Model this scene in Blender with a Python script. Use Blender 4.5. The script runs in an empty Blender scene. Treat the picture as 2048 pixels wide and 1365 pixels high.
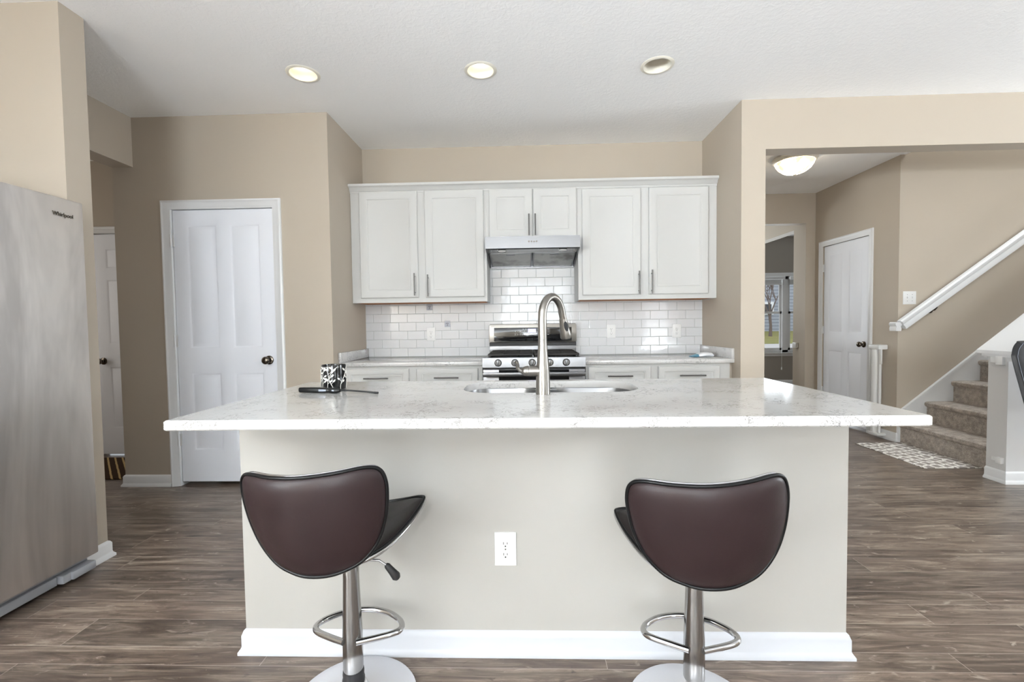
import bpy, bmesh, math, random
from mathutils import Vector, Matrix
random.seed(7)
PI = math.pi
sc = bpy.context.scene
COL = sc.collection

# ------------------------------------------------------------------ camera
cam_data = bpy.data.cameras.new('camera')
cam = bpy.data.objects.new('camera', cam_data)
COL.objects.link(cam)
cam_data.sensor_width = 36.0
cam_data.sensor_fit = 'HORIZONTAL'
cam_data.lens = 36.0 * 908.76 / 2048.0
cam_data.clip_start = 0.05
cam_data.clip_end = 200
R_ = Vector((0.99945585, 0.03010052, -0.01348943))
U_ = Vector((0.01238271, 0.03665593, 0.99925123))
F_ = Vector((-0.03057245, 0.99887452, -0.03626326))
M_ = Matrix((R_, U_, -F_)).transposed().to_4x4()
M_.translation = Vector((0, 0, 1.1803))
cam.matrix_world = M_
sc.camera = cam

# ------------------------------------------------------------------ view
sc.view_settings.view_transform = 'Standard'
sc.view_settings.look = 'None'
sc.view_settings.gamma = 1.0
sc.view_settings.use_curve_mapping = False
sc.view_settings.exposure = 0.59
sc.cycles.max_bounces = 16
sc.cycles.diffuse_bounces = 12

# ------------------------------------------------------------------ world: bright overcast sky
world = bpy.data.worlds.new('sky')
sc.world = world
world.use_nodes = True
bg = world.node_tree.nodes['Background']
bg.inputs['Color'].default_value = (0.86, 0.93, 1.0, 1)
bg.inputs['Strength'].default_value = 1.3


def area_light(name, loc, rot, sx, sy, power, color=(1, 1, 1)):
    l = bpy.data.lights.new(name, 'AREA')
    l.shape = 'RECTANGLE'
    l.size, l.size_y = sx, sy
    l.energy = power
    l.color = color
    o = bpy.data.objects.new(name, l)
    o.location = loc
    o.rotation_euler = rot
    COL.objects.link(o)
    return o


UPT = math.radians(82)   # upward tilt that turns window lamps into ceiling uplights
DAY = (0.87, 0.945, 1.0)
# daylight lamps; several are added with no known window, tilted ones brighten the ceiling
area_light('rear_window_uplight', (0.0, -4.40, 1.0), (PI / 2 + UPT, 0, 0), 1.2, 0.9, 350, DAY)  # added uplight; its steep tilt brightens the ceiling
area_light('rear_window_uplight', (-4.2, -4.40, 1.0), (PI / 2 + UPT, 0, 0), 0.75, 0.9, 130, DAY)  # added lamp at an invented window, spreads the uplight
area_light('rear_window_uplight', (3.58, -4.40, 0.5), (PI / 2 + UPT, 0, 0), 0.8, 0.9, 60, DAY)  # narrow rear window's lamp, also turned into an uplight
area_light('side_window_fill', (6.86, -2.6, 1.5), (PI / 2 + UPT * 0.8, 0, PI / 2), 1.7, 1.2, 95, DAY)  # side lamp tilted up as added fill for the ceiling
area_light('side_window_fill', (6.86, 2.2, 1.5), (PI / 2 + UPT * 0.30, 0, PI / 2), 1.4, 1.2, 90, DAY)  # added lamp, placed to light the wall end by the fridge
area_light('added_nook_fill', (-4.50, -2.6, 1.1), (PI / 2 + UPT * 0.92, 0, -PI / 2), 1.9, 1.2, 860, DAY)  # added lamp at an invented nook window, fills left-facing surfaces
area_light('daylight_upstairs', (5.2, 3.95, 5.0), (0, 0, 0), 2.2, 0.9, 75, DAY)
area_light('daylight_front_window', (4.8, 8.50, 1.3), (PI / 2, 0, PI), 2.4, 1.4, 34, DAY)
area_light('added_entry_fill', (2.1, 8.3, 1.6), (PI / 2 + 0.9, 0, PI), 1.0, 1.4, 40, DAY)  # added lamp without a window, brightens the hall and closet wall
area_light('added_mudroom_fill', (-4.9, 3.2, 1.5), (PI / 2, 0, -PI / 2), 0.9, 1.6, 7, (1.0, 0.94, 0.86))  # added lamp without a window, lights the mud room


# ------------------------------------------------------------------ material helpers
def srgb(r, g, b):
    def f(c):
        c /= 255.0
        return c / 12.92 if c <= 0.04045 else ((c + 0.055) / 1.055) ** 2.4
    return (f(r), f(g), f(b), 1)


class NT:
    def __init__(self, name):
        self.m = bpy.data.materials.new(name)
        self.m.use_nodes = True
        self.t = self.m.node_tree
        self.b = self.t.nodes['Principled BSDF']
        self.out = self.t.nodes['Material Output']

    def n(self, kind, **kw):
        nd = self.t.nodes.new(kind)
        for k, v in kw.items():
            if k.startswith('i_'):
                nd.inputs[k[2:].replace('_', ' ')].default_value = v
            else:
                setattr(nd, k, v)
        return nd

    def l(self, a, b):
        self.t.links.new(a, b)

    def math(self, op, a, b=None, c=None):
        nd = self.t.nodes.new('ShaderNodeMath')
        nd.operation = op
        for i, v in enumerate((a, b, c)):
            if v is None:
                continue
            if isinstance(v, (int, float)):
                nd.inputs[i].default_value = v
            else:
                self.l(v, nd.inputs[i])
        return nd.outputs[0]

    def mix(self, fac, a, b):
        nd = self.t.nodes.new('ShaderNodeMix')
        nd.data_type = 'RGBA'
        for i, v in ((0, fac), (6, a), (7, b)):
            if isinstance(v, (int, float, tuple)):
                nd.inputs[i].default_value = v
            else:
                self.l(v, nd.inputs[i])
        return nd.outputs[2]

    def coord(self, scale=(1, 1, 1), which='Object'):
        tc = self.n('ShaderNodeTexCoord')
        mp = self.n('ShaderNodeMapping')
        mp.inputs['Scale'].default_value = scale
        self.l(tc.outputs[which], mp.inputs['Vector'])
        return mp.outputs[0]

    def noise(self, vec, scale, detail=3, rough=0.55, dist=0.0):
        nd = self.n('ShaderNodeTexNoise')
        nd.inputs['Scale'].default_value = scale
        nd.inputs['Detail'].default_value = detail
        nd.inputs['Roughness'].default_value = rough
        nd.inputs['Distortion'].default_value = dist
        self.l(vec, nd.inputs['Vector'])
        return nd.outputs['Fac']

    def ramp(self, fac, stops):
        nd = self.n('ShaderNodeValToRGB')
        el = nd.color_ramp.elements
        while len(el) > len(stops):
            el.remove(el[-1])
        while len(el) < len(stops):
            el.new(1.0)
        for e, (p, c) in zip(el, stops):
            e.position = p
            e.color = c if isinstance(c, tuple) else (c, c, c, 1)
        self.l(fac, nd.inputs[0])
        return nd.outputs[0]

    def bump(self, height, strength=0.2, dist=0.002):
        nd = self.n('ShaderNodeBump')
        nd.inputs['Strength'].default_value = strength
        nd.inputs['Distance'].default_value = dist
        self.l(height, nd.inputs['Height'])
        self.l(nd.outputs[0], self.b.inputs['Normal'])

    def set(self, base=None, rough=None, metal=None, spec=None, coat=None, trans=None, ior=None):
        b = self.b
        if base is not None:
            if isinstance(base, tuple):
                b.inputs['Base Color'].default_value = base
            else:
                self.l(base, b.inputs['Base Color'])
        for k, v in (('Roughness', rough), ('Metallic', metal), ('Specular IOR Level', spec), ('Coat Weight', coat),
                     ('Transmission Weight', trans), ('IOR', ior)):
            if v is None:
                continue
            if isinstance(v, (int, float)):
                b.inputs[k].default_value = v
            else:
                self.l(v, b.inputs[k])
        return self.m


def plain(name, col, rough=0.5, metal=0.0, spec=0.5, bump=None, coat=None):
    t = NT(name)
    t.set(col, rough, metal, spec, coat)
    if bump:
        v = t.coord()
        t.bump(t.noise(v, bump[0], 3), bump[1], bump[2])
    return t.m


def paint(name, col, var=0.03):
    t = NT(name)
    v = t.coord()
    big = t.noise(v, 1.3, 3)
    c2 = tuple(min(1, x * (1 + var)) for x in col[:3]) + (1,)
    c1 = tuple(x * (1 - var) for x in col[:3]) + (1,)
    t.set(t.mix(big, c1, c2), 0.62, 0, 0.35)
    t.bump(t.noise(v, 160, 2), 0.12, 0.001)
    return t.m


def emit(name, col, strength):
    t = NT(name)
    t.b.inputs['Base Color'].default_value = (0.8, 0.8, 0.8, 1)
    t.b.inputs['Emission Color'].default_value = col
    t.b.inputs['Emission Strength'].default_value = strength
    return t.m


M = {}
M['wall'] = paint('beige_wall_paint', srgb(175, 165, 151))
M['wall_knee'] = paint('cool_gray_paint', srgb(200, 199, 198))
M['wall_island'] = paint('pale_island_paint', srgb(164, 162, 157))
M['wall_gray'] = paint('taupe_wall_paint', srgb(150, 144, 136))
M['trim'] = plain('white_trim_paint', srgb(214, 215, 216), 0.4, 0, 0.5)
M['trim_cool_dimmed'] = plain('dimmed_cool_white_trim_paint', srgb(188, 191, 197), 0.45)  # bluish white trim, darkened in colour against strong light on the island
M['door'] = plain('white_door_paint', srgb(230, 233, 240), 0.5, 0, 0.35)
M['cab'] = plain('white_cabinet_paint', srgb(192, 192, 190), 0.5, 0, 0.3)
M['plastic'] = plain('white_plastic', srgb(214, 214, 213), 0.35)
M['plastic_dark'] = plain('dark_slot', srgb(30, 28, 26), 0.6)
M['black'] = plain('black_plastic', srgb(11, 11, 12), 0.35, 0, 0.25)
M['rubber'] = plain('black_rubber', srgb(28, 28, 30), 0.55)
M['chrome'] = plain('chrome', (0.55, 0.55, 0.56, 1), 0.07, 1.0)
M['chrome_soft'] = plain('polished_steel', (0.36, 0.355, 0.35, 1), 0.14, 1.0)
M['bronze'] = plain('dark_bronze', (0.14, 0.12, 0.10, 1), 0.2, 1.0)
M['bar_pull'] = plain('brushed_steel_pull', (0.13, 0.125, 0.12, 1), 0.38, 1.0)
M['dark_glass'] = plain('black_glass', srgb(14, 14, 16), 0.08, 0, 0.6)
M['iron'] = plain('cast_iron', srgb(34, 30, 28), 0.6, 0, 0.4, (120, 0.3, 0.001))
M['wood_edge'] = plain('raw_wood_underside', srgb(176, 108, 48), 0.6)
M['shade'] = plain('dark_void', srgb(20, 19, 18), 0.9)


def ceiling_mat():
    t = NT('textured_ceiling')
    v = t.coord()
    n1 = t.noise(v, 38, 4, 0.6, 0.8)
    n2 = t.noise(v, 1.2, 2)
    t.set(t.mix(n2, srgb(247, 248, 249), srgb(250, 251, 252)), 0.85, 0, 0.2)
    t.bump(t.ramp(n1, [(0.42, 0.0), (0.62, 1.0)]), 0.22, 0.003)
    return t.m


M['ceiling'] = ceiling_mat()


def brushed(name, base, rough, axis, metal=1.0, smudge=0.0):
    t = NT(name)
    s = [6, 6, 6]
    s[axis] = 0.25
    v = t.coord(tuple(x * 30 for x in s))
    n = t.noise(v, 1.0, 4, 0.7)
    dv = 0.02 if smudge else 0.06
    c = t.mix(n, tuple(x * (1 - dv) for x in base[:3]) + (1,), tuple(min(1, x * (1 + dv)) for x in base[:3]) + (1,))
    if smudge:
        s2 = [4.5, 4.5, 4.5]
        s2[axis] = 0.75
        v2 = t.coord(tuple(s2))
        sm = t.noise(v2, 1.0, 4, 0.6, 0.6)
        c = t.mix(t.ramp(sm, [(0.42, 0.0), (0.66, smudge)]), c, tuple(x * 0.62 for x in base[:3]) + (1,))
        r = t.math('MULTIPLY_ADD', sm, 0.25, rough - 0.10)
        t.set(c, r, metal)
    else:
        t.set(c, rough, metal)
    if not smudge:
        t.bump(n, 0.06, 0.0005)
    return t.m


M['fridge'] = brushed('fridge_steel', (0.76, 0.735, 0.725, 1), 0.46, 2, 1.0, 0.8)
M['steel'] = brushed('brushed_steel', (0.19, 0.19, 0.195, 1), 0.33, 0)
M['nickel'] = brushed('brushed_nickel', (0.25, 0.235, 0.215, 1), 0.28, 2)
M['sinksteel'] = brushed('sink_steel', (0.24, 0.24, 0.245, 1), 0.30, 0)
M['graymetal'] = plain('gray_enamel', srgb(165, 168, 174), 0.4, 0.2)


def quartz():
    t = NT('white_quartz')
    v = t.coord()
    a = t.noise(v, 22, 8, 0.62, 1.4)
    ridge = t.math('ABSOLUTE', t.math('SUBTRACT', a, 0.5))
    vein = t.ramp(ridge, [(0.0, 1.0), (0.022, 0.0)])
    gate = t.ramp(t.noise(v, 7.5, 4, 0.6), [(0.45, 0.0), (0.60, 1.0)])
    fleck = t.ramp(t.noise(v, 55, 4, 0.7), [(0.60, 0.0), (0.74, 0.8)])
    gate2 = t.ramp(t.noise(v, 5.0, 3, 0.6), [(0.44, 0.0), (0.56, 0.9)])
    f = t.math('MAXIMUM', t.math('MULTIPLY', vein, gate), t.math('MULTIPLY', fleck, gate2))
    cloud = t.noise(v, 4, 4)
    basec = t.mix(cloud, srgb(186, 185, 183), srgb(200, 199, 198))
    t.set(t.mix(t.math('MULTIPLY', f, 0.9), basec, srgb(92, 88, 86)), 0.10, 0, 0.55)
    return t.m


M['quartz'] = quartz()


def floor_mat():
    t = NT('gray_brown_laminate')
    tc = t.n('ShaderNodeTexCoord')
    sp = t.n('ShaderNodeSeparateXYZ')
    t.l(tc.outputs['Object'], sp.inputs[0])
    x, y = sp.outputs[0], sp.outputs[1]
    per = 0.3725
    u = t.math('DIVIDE', t.math('SUBTRACT', y, 1.517), per)
    fl = t.math('FLOOR', u)
    fr = t.math('SUBTRACT', u, fl)
    a1, a2 = 0.2416, 0.6604
    idx = t.math('ADD', t.math('MULTIPLY', fl, 3.0), t.math('ADD', t.math('GREATER_THAN', fr, a1), t.math('GREATER_THAN', fr, a2)))
    d0 = t.math('ABSOLUTE', t.math('SUBTRACT', fr, a1))
    d1 = t.math('ABSOLUTE', t.math('SUBTRACT', fr, a2))
    d2 = t.math('MINIMUM', fr, t.math('SUBTRACT', 1.0, fr))
    dd = t.math('MULTIPLY', t.math('MINIMUM', d0, t.math('MINIMUM', d1, d2)), per)
    wn = t.n('ShaderNodeTexWhiteNoise', noise_dimensions='1D')
    t.l(idx, wn.inputs['W'])
    rnd = wn.outputs['Value']
    xs = t.math('ADD', x, t.math('MULTIPLY', rnd, 3.7))
    xl = t.math('DIVIDE', xs, 1.21)
    xf = t.math('FLOOR', xl)
    xr = t.math('SUBTRACT', xl, xf)
    de = t.math('MULTIPLY', t.math('MINIMUM', xr, t.math('SUBTRACT', 1.0, xr)), 1.21)
    seam = t.math('LESS_THAN', t.math('MINIMUM', dd, de), 0.0011)
    cb = t.n('ShaderNodeCombineXYZ')
    t.l(idx, cb.inputs[0])
    t.l(xf, cb.inputs[1])
    wn2 = t.n('ShaderNodeTexWhiteNoise', noise_dimensions='3D')
    t.l(cb.outputs[0], wn2.inputs['Vector'])
    tone = wn2.outputs['Value']
    off = t.math('MULTIPLY', tone, 31.0)
    # grain coordinates, stretched along the plank
    g = t.n('ShaderNodeCombineXYZ')
    t.l(t.math('ADD', t.math('MULTIPLY', xs, 1.5), off), g.inputs[0])
    t.l(t.math('ADD', t.math('MULTIPLY', y, 11.0), off), g.inputs[1])
    t.l(off, g.inputs[2])
    n1 = t.noise(g.outputs[0], 1.6, 6, 0.62, 1.3)
    g2 = t.n('ShaderNodeCombineXYZ')
    t.l(t.math('ADD', t.math('MULTIPLY', xs, 5.0), off), g2.inputs[0])
    t.l(t.math('MULTIPLY', y, 130.0), g2.inputs[1])
    t.l(off, g2.inputs[2])
    n2 = t.noise(g2.outputs[0], 1.0, 3, 0.6, 0.4)
    g3 = t.n('ShaderNodeCombineXYZ')
    t.l(t.math('MULTIPLY', xs, 9.0), g3.inputs[0])
    t.l(t.math('MULTIPLY', y, 24.0), g3.inputs[1])
    t.l(off, g3.inputs[2])
    n3 = t.noise(g3.outputs[0], 1.0, 4, 0.6, 1.0)
    # rotary-sawn cathedral rings
    rings = t.math('ABSOLUTE', t.math('SINE', t.math('MULTIPLY', n1, 46.0)))
    cA = t.ramp(n1, [(0.28, srgb(66, 54, 46)), (0.45, srgb(106, 91, 80)), (0.58, srgb(136, 121, 107)), (0.74, srgb(172, 158, 143))])
    cB = t.mix(t.math('MULTIPLY', t.ramp(n2, [(0.35, 1.0), (0.60, 0.0)]), 0.62), cA, srgb(78, 64, 55))
    cB = t.mix(t.math('MULTIPLY', t.ramp(rings, [(0.0, 1.0), (0.25, 0.0)]), 0.34), cB, srgb(74, 60, 52))
    cC = t.mix(t.math('MULTIPLY', t.ramp(n3, [(0.62, 0.0), (0.72, 1.0)]), 0.55), cB, srgb(190, 178, 164))
    cC = t.mix(t.math('MULTIPLY', t.ramp(n3, [(0.27, 1.0), (0.36, 0.0)]), 0.75), cC, srgb(56, 46, 40))
    g4 = t.n('ShaderNodeCombineXYZ')
    t.l(t.math('ADD', t.math('MULTIPLY', xs, 1.7), off), g4.inputs[0])
    t.l(t.math('ADD', t.math('MULTIPLY', y, 6.5), off), g4.inputs[1])
    vk = t.n('ShaderNodeTexVoronoi')
    vk.inputs['Scale'].default_value = 1.0
    t.l(g4.outputs[0], vk.inputs['Vector'])
    cC = t.mix(t.math('MULTIPLY', t.ramp(t.math('ADD', vk.outputs['Distance'], t.math('MULTIPLY', n3, 0.10)), [(0.10, 1.0), (0.17, 0.0)]), 0.75), cC, srgb(48, 39, 34))
    hsv = t.n('ShaderNodeHueSaturation')
    t.l(cC, hsv.inputs['Color'])
    t.l(t.math('MULTIPLY_ADD', tone, 0.42, 0.76), hsv.inputs['Value'])
    hsv.inputs['Saturation'].default_value = 0.95
    cD = t.mix(t.math('MULTIPLY', seam, 0.45), hsv.outputs[0], srgb(196, 186, 175))
    t.set(cD, t.math('MULTIPLY_ADD', n2, 0.14, 0.24), 0, 0.5)
    t.bump(t.math('SUBTRACT', n2, seam), 0.12, 0.0015)
    return t.m


M['floor'] = floor_mat()


def tile_mat():
    t = NT('white_subway_tile')
    tc = t.n('ShaderNodeTexCoord')
    sp = t.n('ShaderNodeSeparateXYZ')
    t.l(tc.outputs['Object'], sp.inputs[0])
    cb = t.n('ShaderNodeCombineXYZ')
    t.l(t.math('SUBTRACT', sp.outputs[0], -1.418 - 0.0102), cb.inputs[0])
    t.l(t.math('SUBTRACT', sp.outputs[2], 0.9075), cb.inputs[1])

    def brick(smooth, mortar):
        b = t.n('ShaderNodeTexBrick')
        b.offset = 0.5
        b.inputs['Color1'].default_value = (0, 0, 0, 1)
        b.inputs['Color2'].default_value = (1, 1, 1, 1)
        b.inputs['Scale'].default_value = 1.0
        b.inputs['Mortar Size'].default_value = mortar
        b.inputs['Mortar Smooth'].default_value = smooth
        b.inputs['Brick Width'].default_value = 0.1524
        b.inputs['Row Height'].default_value = 0.0757
        t.l(cb.outputs[0], b.inputs['Vector'])
        return b
    b1 = brick(0.1, 0.0011)
    b2 = brick(1.0, 0.0045)
    t.set(t.mix(b1.outputs['Fac'], srgb(202, 203, 205), srgb(142, 147, 145)), t.math('MULTIPLY_ADD', b1.outputs['Fac'], 0.6, 0.06), 0, 0.5)
    h = t.math('SUBTRACT', t.math('MULTIPLY', t.noise(t.coord((1, 1, 1)), 9.0, 2), 0.9), b2.outputs['Fac'])
    t.bump(h, 0.55, 0.0022)
    return t.m


M['tile'] = tile_mat()


def leather(name, col, rough=0.36):
    t = NT(name)
    v = t.coord()
    f = t.noise(v, 420, 2)
    w = t.noise(v, 9, 4, 0.6, 0.5)
    sc_ = t.ramp(t.noise(v, 60, 3, 0.7), [(0.70, 0.0), (0.80, 0.35)])
    c = t.mix(w, tuple(x * 0.85 for x in col[:3]) + (1,), tuple(x * 1.15 for x in col[:3]) + (1,))
    c = t.mix(sc_, c, tuple(min(1, x * 2.2) for x in col[:3]) + (1,))
    t.set(c, t.math('MULTIPLY_ADD', w, 0.2, rough - 0.1), 0, 0.32)
    t.bump(t.math('ADD', t.math('MULTIPLY', f, 0.25), w), 0.18, 0.004)
    return t.m


M['leather'] = leather('brown_leather', srgb(38, 26, 27), 0.42)
M['leather_black'] = leather('black_leather', srgb(36, 31, 31), 0.42)
M['chair_leather'] = leather('charcoal_leather', srgb(34, 34, 36), 0.45)


def carpet_mat():
    t = NT('taupe_carpet')
    v = t.coord()
    a = t.noise(v, 260, 3, 0.7)
    b = t.noise(v, 22, 4, 0.65)
    c = t.ramp(a, [(0.30, srgb(138, 129, 121)), (0.5, srgb(192, 181, 170)), (0.70, srgb(234, 226, 216))])
    c = t.mix(t.ramp(b, [(0.35, 0.45), (0.65, 0.0)]), c, srgb(84, 74, 66))
    t.set(c, 0.95, 0, 0.1)
    t.bump(a, 0.9, 0.008)
    return t.m


M['carpet'] = carpet_mat()


def mat_mat():
    t = NT('ring_pattern_mat')
    v = t.coord()
    nz_ = t.n('ShaderNodeTexNoise')
    nz_.inputs['Scale'].default_value = 7.0
    t.l(v, nz_.inputs['Vector'])
    vm = t.n('ShaderNodeMixRGB', blend_type='ADD')
    vm.inputs[0].default_value = 0.10
    rt = t.n('ShaderNodeVectorRotate')
    rt.inputs['Angle'].default_value = 0.5
    t.l(v, rt.inputs['Vector'])
    t.l(rt.outputs[0], vm.inputs[1])
    t.l(nz_.outputs['Color'], vm.inputs[2])
    sp = t.n('ShaderNodeSeparateXYZ')
    t.l(vm.outputs[0], sp.inputs[0])
    rings_ = []
    for ox, oy in ((0.0, 0.0), (0.5, 0.5)):
        fx = t.math('SUBTRACT', t.math('FRACT', t.math('ADD', t.math('DIVIDE', sp.outputs[0], 0.105), ox)), 0.5)
        fy = t.math('SUBTRACT', t.math('FRACT', t.math('ADD', t.math('DIVIDE', sp.outputs[1], 0.105), oy)), 0.5)
        d = t.math('SQRT', t.math('ADD', t.math('MULTIPLY', fx, fx), t.math('MULTIPLY', fy, fy)))
        rings_.append(t.math('LESS_THAN', t.math('ABSOLUTE', t.math('SUBTRACT', d, 0.40)), 0.062))
    ring = t.math('MAXIMUM', rings_[0], rings_[1])
    t.set(t.mix(ring, srgb(150, 142, 136), srgb(226, 222, 216)), 0.85, 0, 0.2)
    t.bump(t.noise(v, 300, 2), 0.3, 0.002)
    return t.m


M['ringmat'] = mat_mat()


def rug_mat():
    t = NT('brown_striped_rug')
    v = t.coord((1, 1.0, 1))
    w = t.n('ShaderNodeTexWave')
    w.wave_type = 'BANDS'
    w.bands_direction = 'DIAGONAL'
    w.inputs['Scale'].default_value = 9.0
    w.inputs['Distortion'].default_value = 0.5
    t.l(v, w.inputs['Vector'])
    g = t.noise(v, 200, 2)
    c = t.mix(t.ramp(w.outputs['Fac'], [(0.80, 0.0), (0.88, 1.0)]), srgb(66, 50, 38), srgb(190, 165, 120))
    t.set(c, 0.95, 0, 0.1)
    t.bump(g, 0.6, 0.004)
    return t.m


M['rug'] = rug_mat()


def hood_filter():
    t = NT('grease_filter_mesh')
    v = t.coord()
    n = t.noise(v, 300, 2, 0.8)
    grime = t.ramp(t.noise(v, 5.5, 3, 0.6), [(0.50, 0.0), (0.68, 0.85)])
    c = t.mix(n, (0.22, 0.22, 0.21, 1), (0.60, 0.60, 0.58, 1))
    c = t.mix(grime, c, (0.13, 0.12, 0.11, 1))
    t.set(c, 0.45, 0.6)
    t.bump(n, 0.5, 0.002)
    return t.m


M['filter'] = hood_filter()


def siding():
    t = NT('gray_lap_siding')
    tc = t.n('ShaderNodeTexCoord')
    sp = t.n('ShaderNodeSeparateXYZ')
    t.l(tc.outputs['Object'], sp.inputs[0])
    f = t.math('FRACT', t.math('DIVIDE', sp.outputs[2], 0.19))
    t.set(t.mix(t.ramp(f, [(0.0, 1.0), (0.10, 1.0), (0.18, 0.0)]), srgb(150, 154, 163), srgb(92, 96, 105)), 0.7)
    t.bump(f, 0.5, 0.02)
    return t.m


M['siding'] = siding()


def grass():
    t = NT('lawn_grass')
    v = t.coord()
    t.set(t.mix(t.noise(v, 1.2, 5, 0.7), srgb(92, 104, 58), srgb(150, 136, 92)), 0.9, 0, 0.1)
    return t.m


M['grass'] = grass()
M['concrete'] = plain('pale_concrete', srgb(170, 166, 163), 0.8, 0, 0.3, (40, 0.2, 0.003))
M['bark'] = plain('tree_bark', srgb(110, 98, 92), 0.9, 0, 0.2, (30, 0.6, 0.01))


def glass_mat():
    t = NT('window_glass')
    tr = t.n('ShaderNodeBsdfTransparent')
    gl = t.n('ShaderNodeBsdfGlossy')
    gl.inputs['Roughness'].default_value = 0.02
    lw = t.n('ShaderNodeLayerWeight')
    lw.inputs['Blend'].default_value = 0.15
    ms = t.n('ShaderNodeMixShader')
    t.l(lw.outputs['Fresnel'], ms.inputs[0])
    t.l(tr.outputs[0], ms.inputs[1])
    t.l(gl.outputs[0], ms.inputs[2])
    t.l(ms.outputs[0], t.out.inputs['Surface'])
    return t.m


M['glass'] = glass_mat()


def clear_plastic(name, col, alpha):
    t = NT(name)
    t.set(col, 0.15)
    t.b.inputs['Alpha'].default_value = alpha
    return t.m


M['hookplastic'] = clear_plastic('clear_bluish_plastic', srgb(196, 200, 212), 0.35)
M['clearbell'] = clear_plastic('clear_plastic_bell', srgb(225, 225, 225), 0.55)
M['bulb_on'] = emit('lit_bulb', (1.0, 0.91, 0.72, 1), 2.3)
M['dome_on'] = emit('lit_alabaster_glass', (1.0, 0.85, 0.60, 1), 3.0)
M['bulb_off'] = plain('unlit_bulb', srgb(205, 204, 202), 0.4)
M['canwhite'] = plain('white_reflector', srgb(232, 228, 216), 0.35)
M['console_glow'] = emit('painted_reflection_glow', (0.16, 0.12, 0.85, 1), 0.35)  # glow that stands for a reflection in the console glass
M['print'] = plain('pale_gray_print', srgb(190, 190, 190), 0.5)
M['silver'] = plain('silver_vine', srgb(226, 224, 218), 0.35, 0.25)
M['lampblack'] = plain('black_glazed_cup', srgb(16, 16, 18), 0.12)
M['packet'] = plain('white_packet_film', srgb(236, 238, 242), 0.35, 0, 0.5, (25, 0.3, 0.01))
M['packet_teal'] = plain('teal_packet_print', srgb(96, 150, 175), 0.4)
M['basewhite'] = plain('frosted_steel_disc', srgb(216, 216, 220), 0.30, 0.35)
M['labelgray'] = plain('fuel_window_gray', srgb(120, 126, 138), 0.2)
M['scuff'] = plain('scuff_gray', srgb(176, 166, 156), 0.7)
M['tub'] = plain('black_cabinet_gap', srgb(44, 42, 42), 0.6)


def dome_glass():
    m = M['dome_on']
    nt = m.node_tree
    b = nt.nodes['Principled BSDF']
    tc = nt.nodes.new('ShaderNodeTexCoord')
    n = nt.nodes.new('ShaderNodeTexNoise')
    n.inputs['Scale'].default_value = 9
    n.inputs['Detail'].default_value = 4
    r = nt.nodes.new('ShaderNodeValToRGB')
    r.color_ramp.elements[0].position = 0.35
    r.color_ramp.elements[0].color = (0.95, 0.62, 0.30, 1)
    r.color_ramp.elements[1].position = 0.62
    r.color_ramp.elements[1].color = (1, 0.90, 0.68, 1)
    nt.links.new(tc.outputs['Object'], n.inputs['Vector'])
    nt.links.new(n.outputs['Fac'], r.inputs[0])
    st_ = nt.nodes.new('ShaderNodeMapRange')
    st_.inputs['From Min'].default_value = 0.43
    st_.inputs['From Max'].default_value = 0.62
    st_.inputs['To Min'].default_value = 0.9
    st_.inputs['To Max'].default_value = 16.0
    nt.links.new(n.outputs['Fac'], st_.inputs['Value'])
    nt.links.new(st_.outputs[0], b.inputs['Emission Strength'])
    nt.links.new(r.outputs[0], b.inputs['Emission Color'])


dome_glass()


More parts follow.
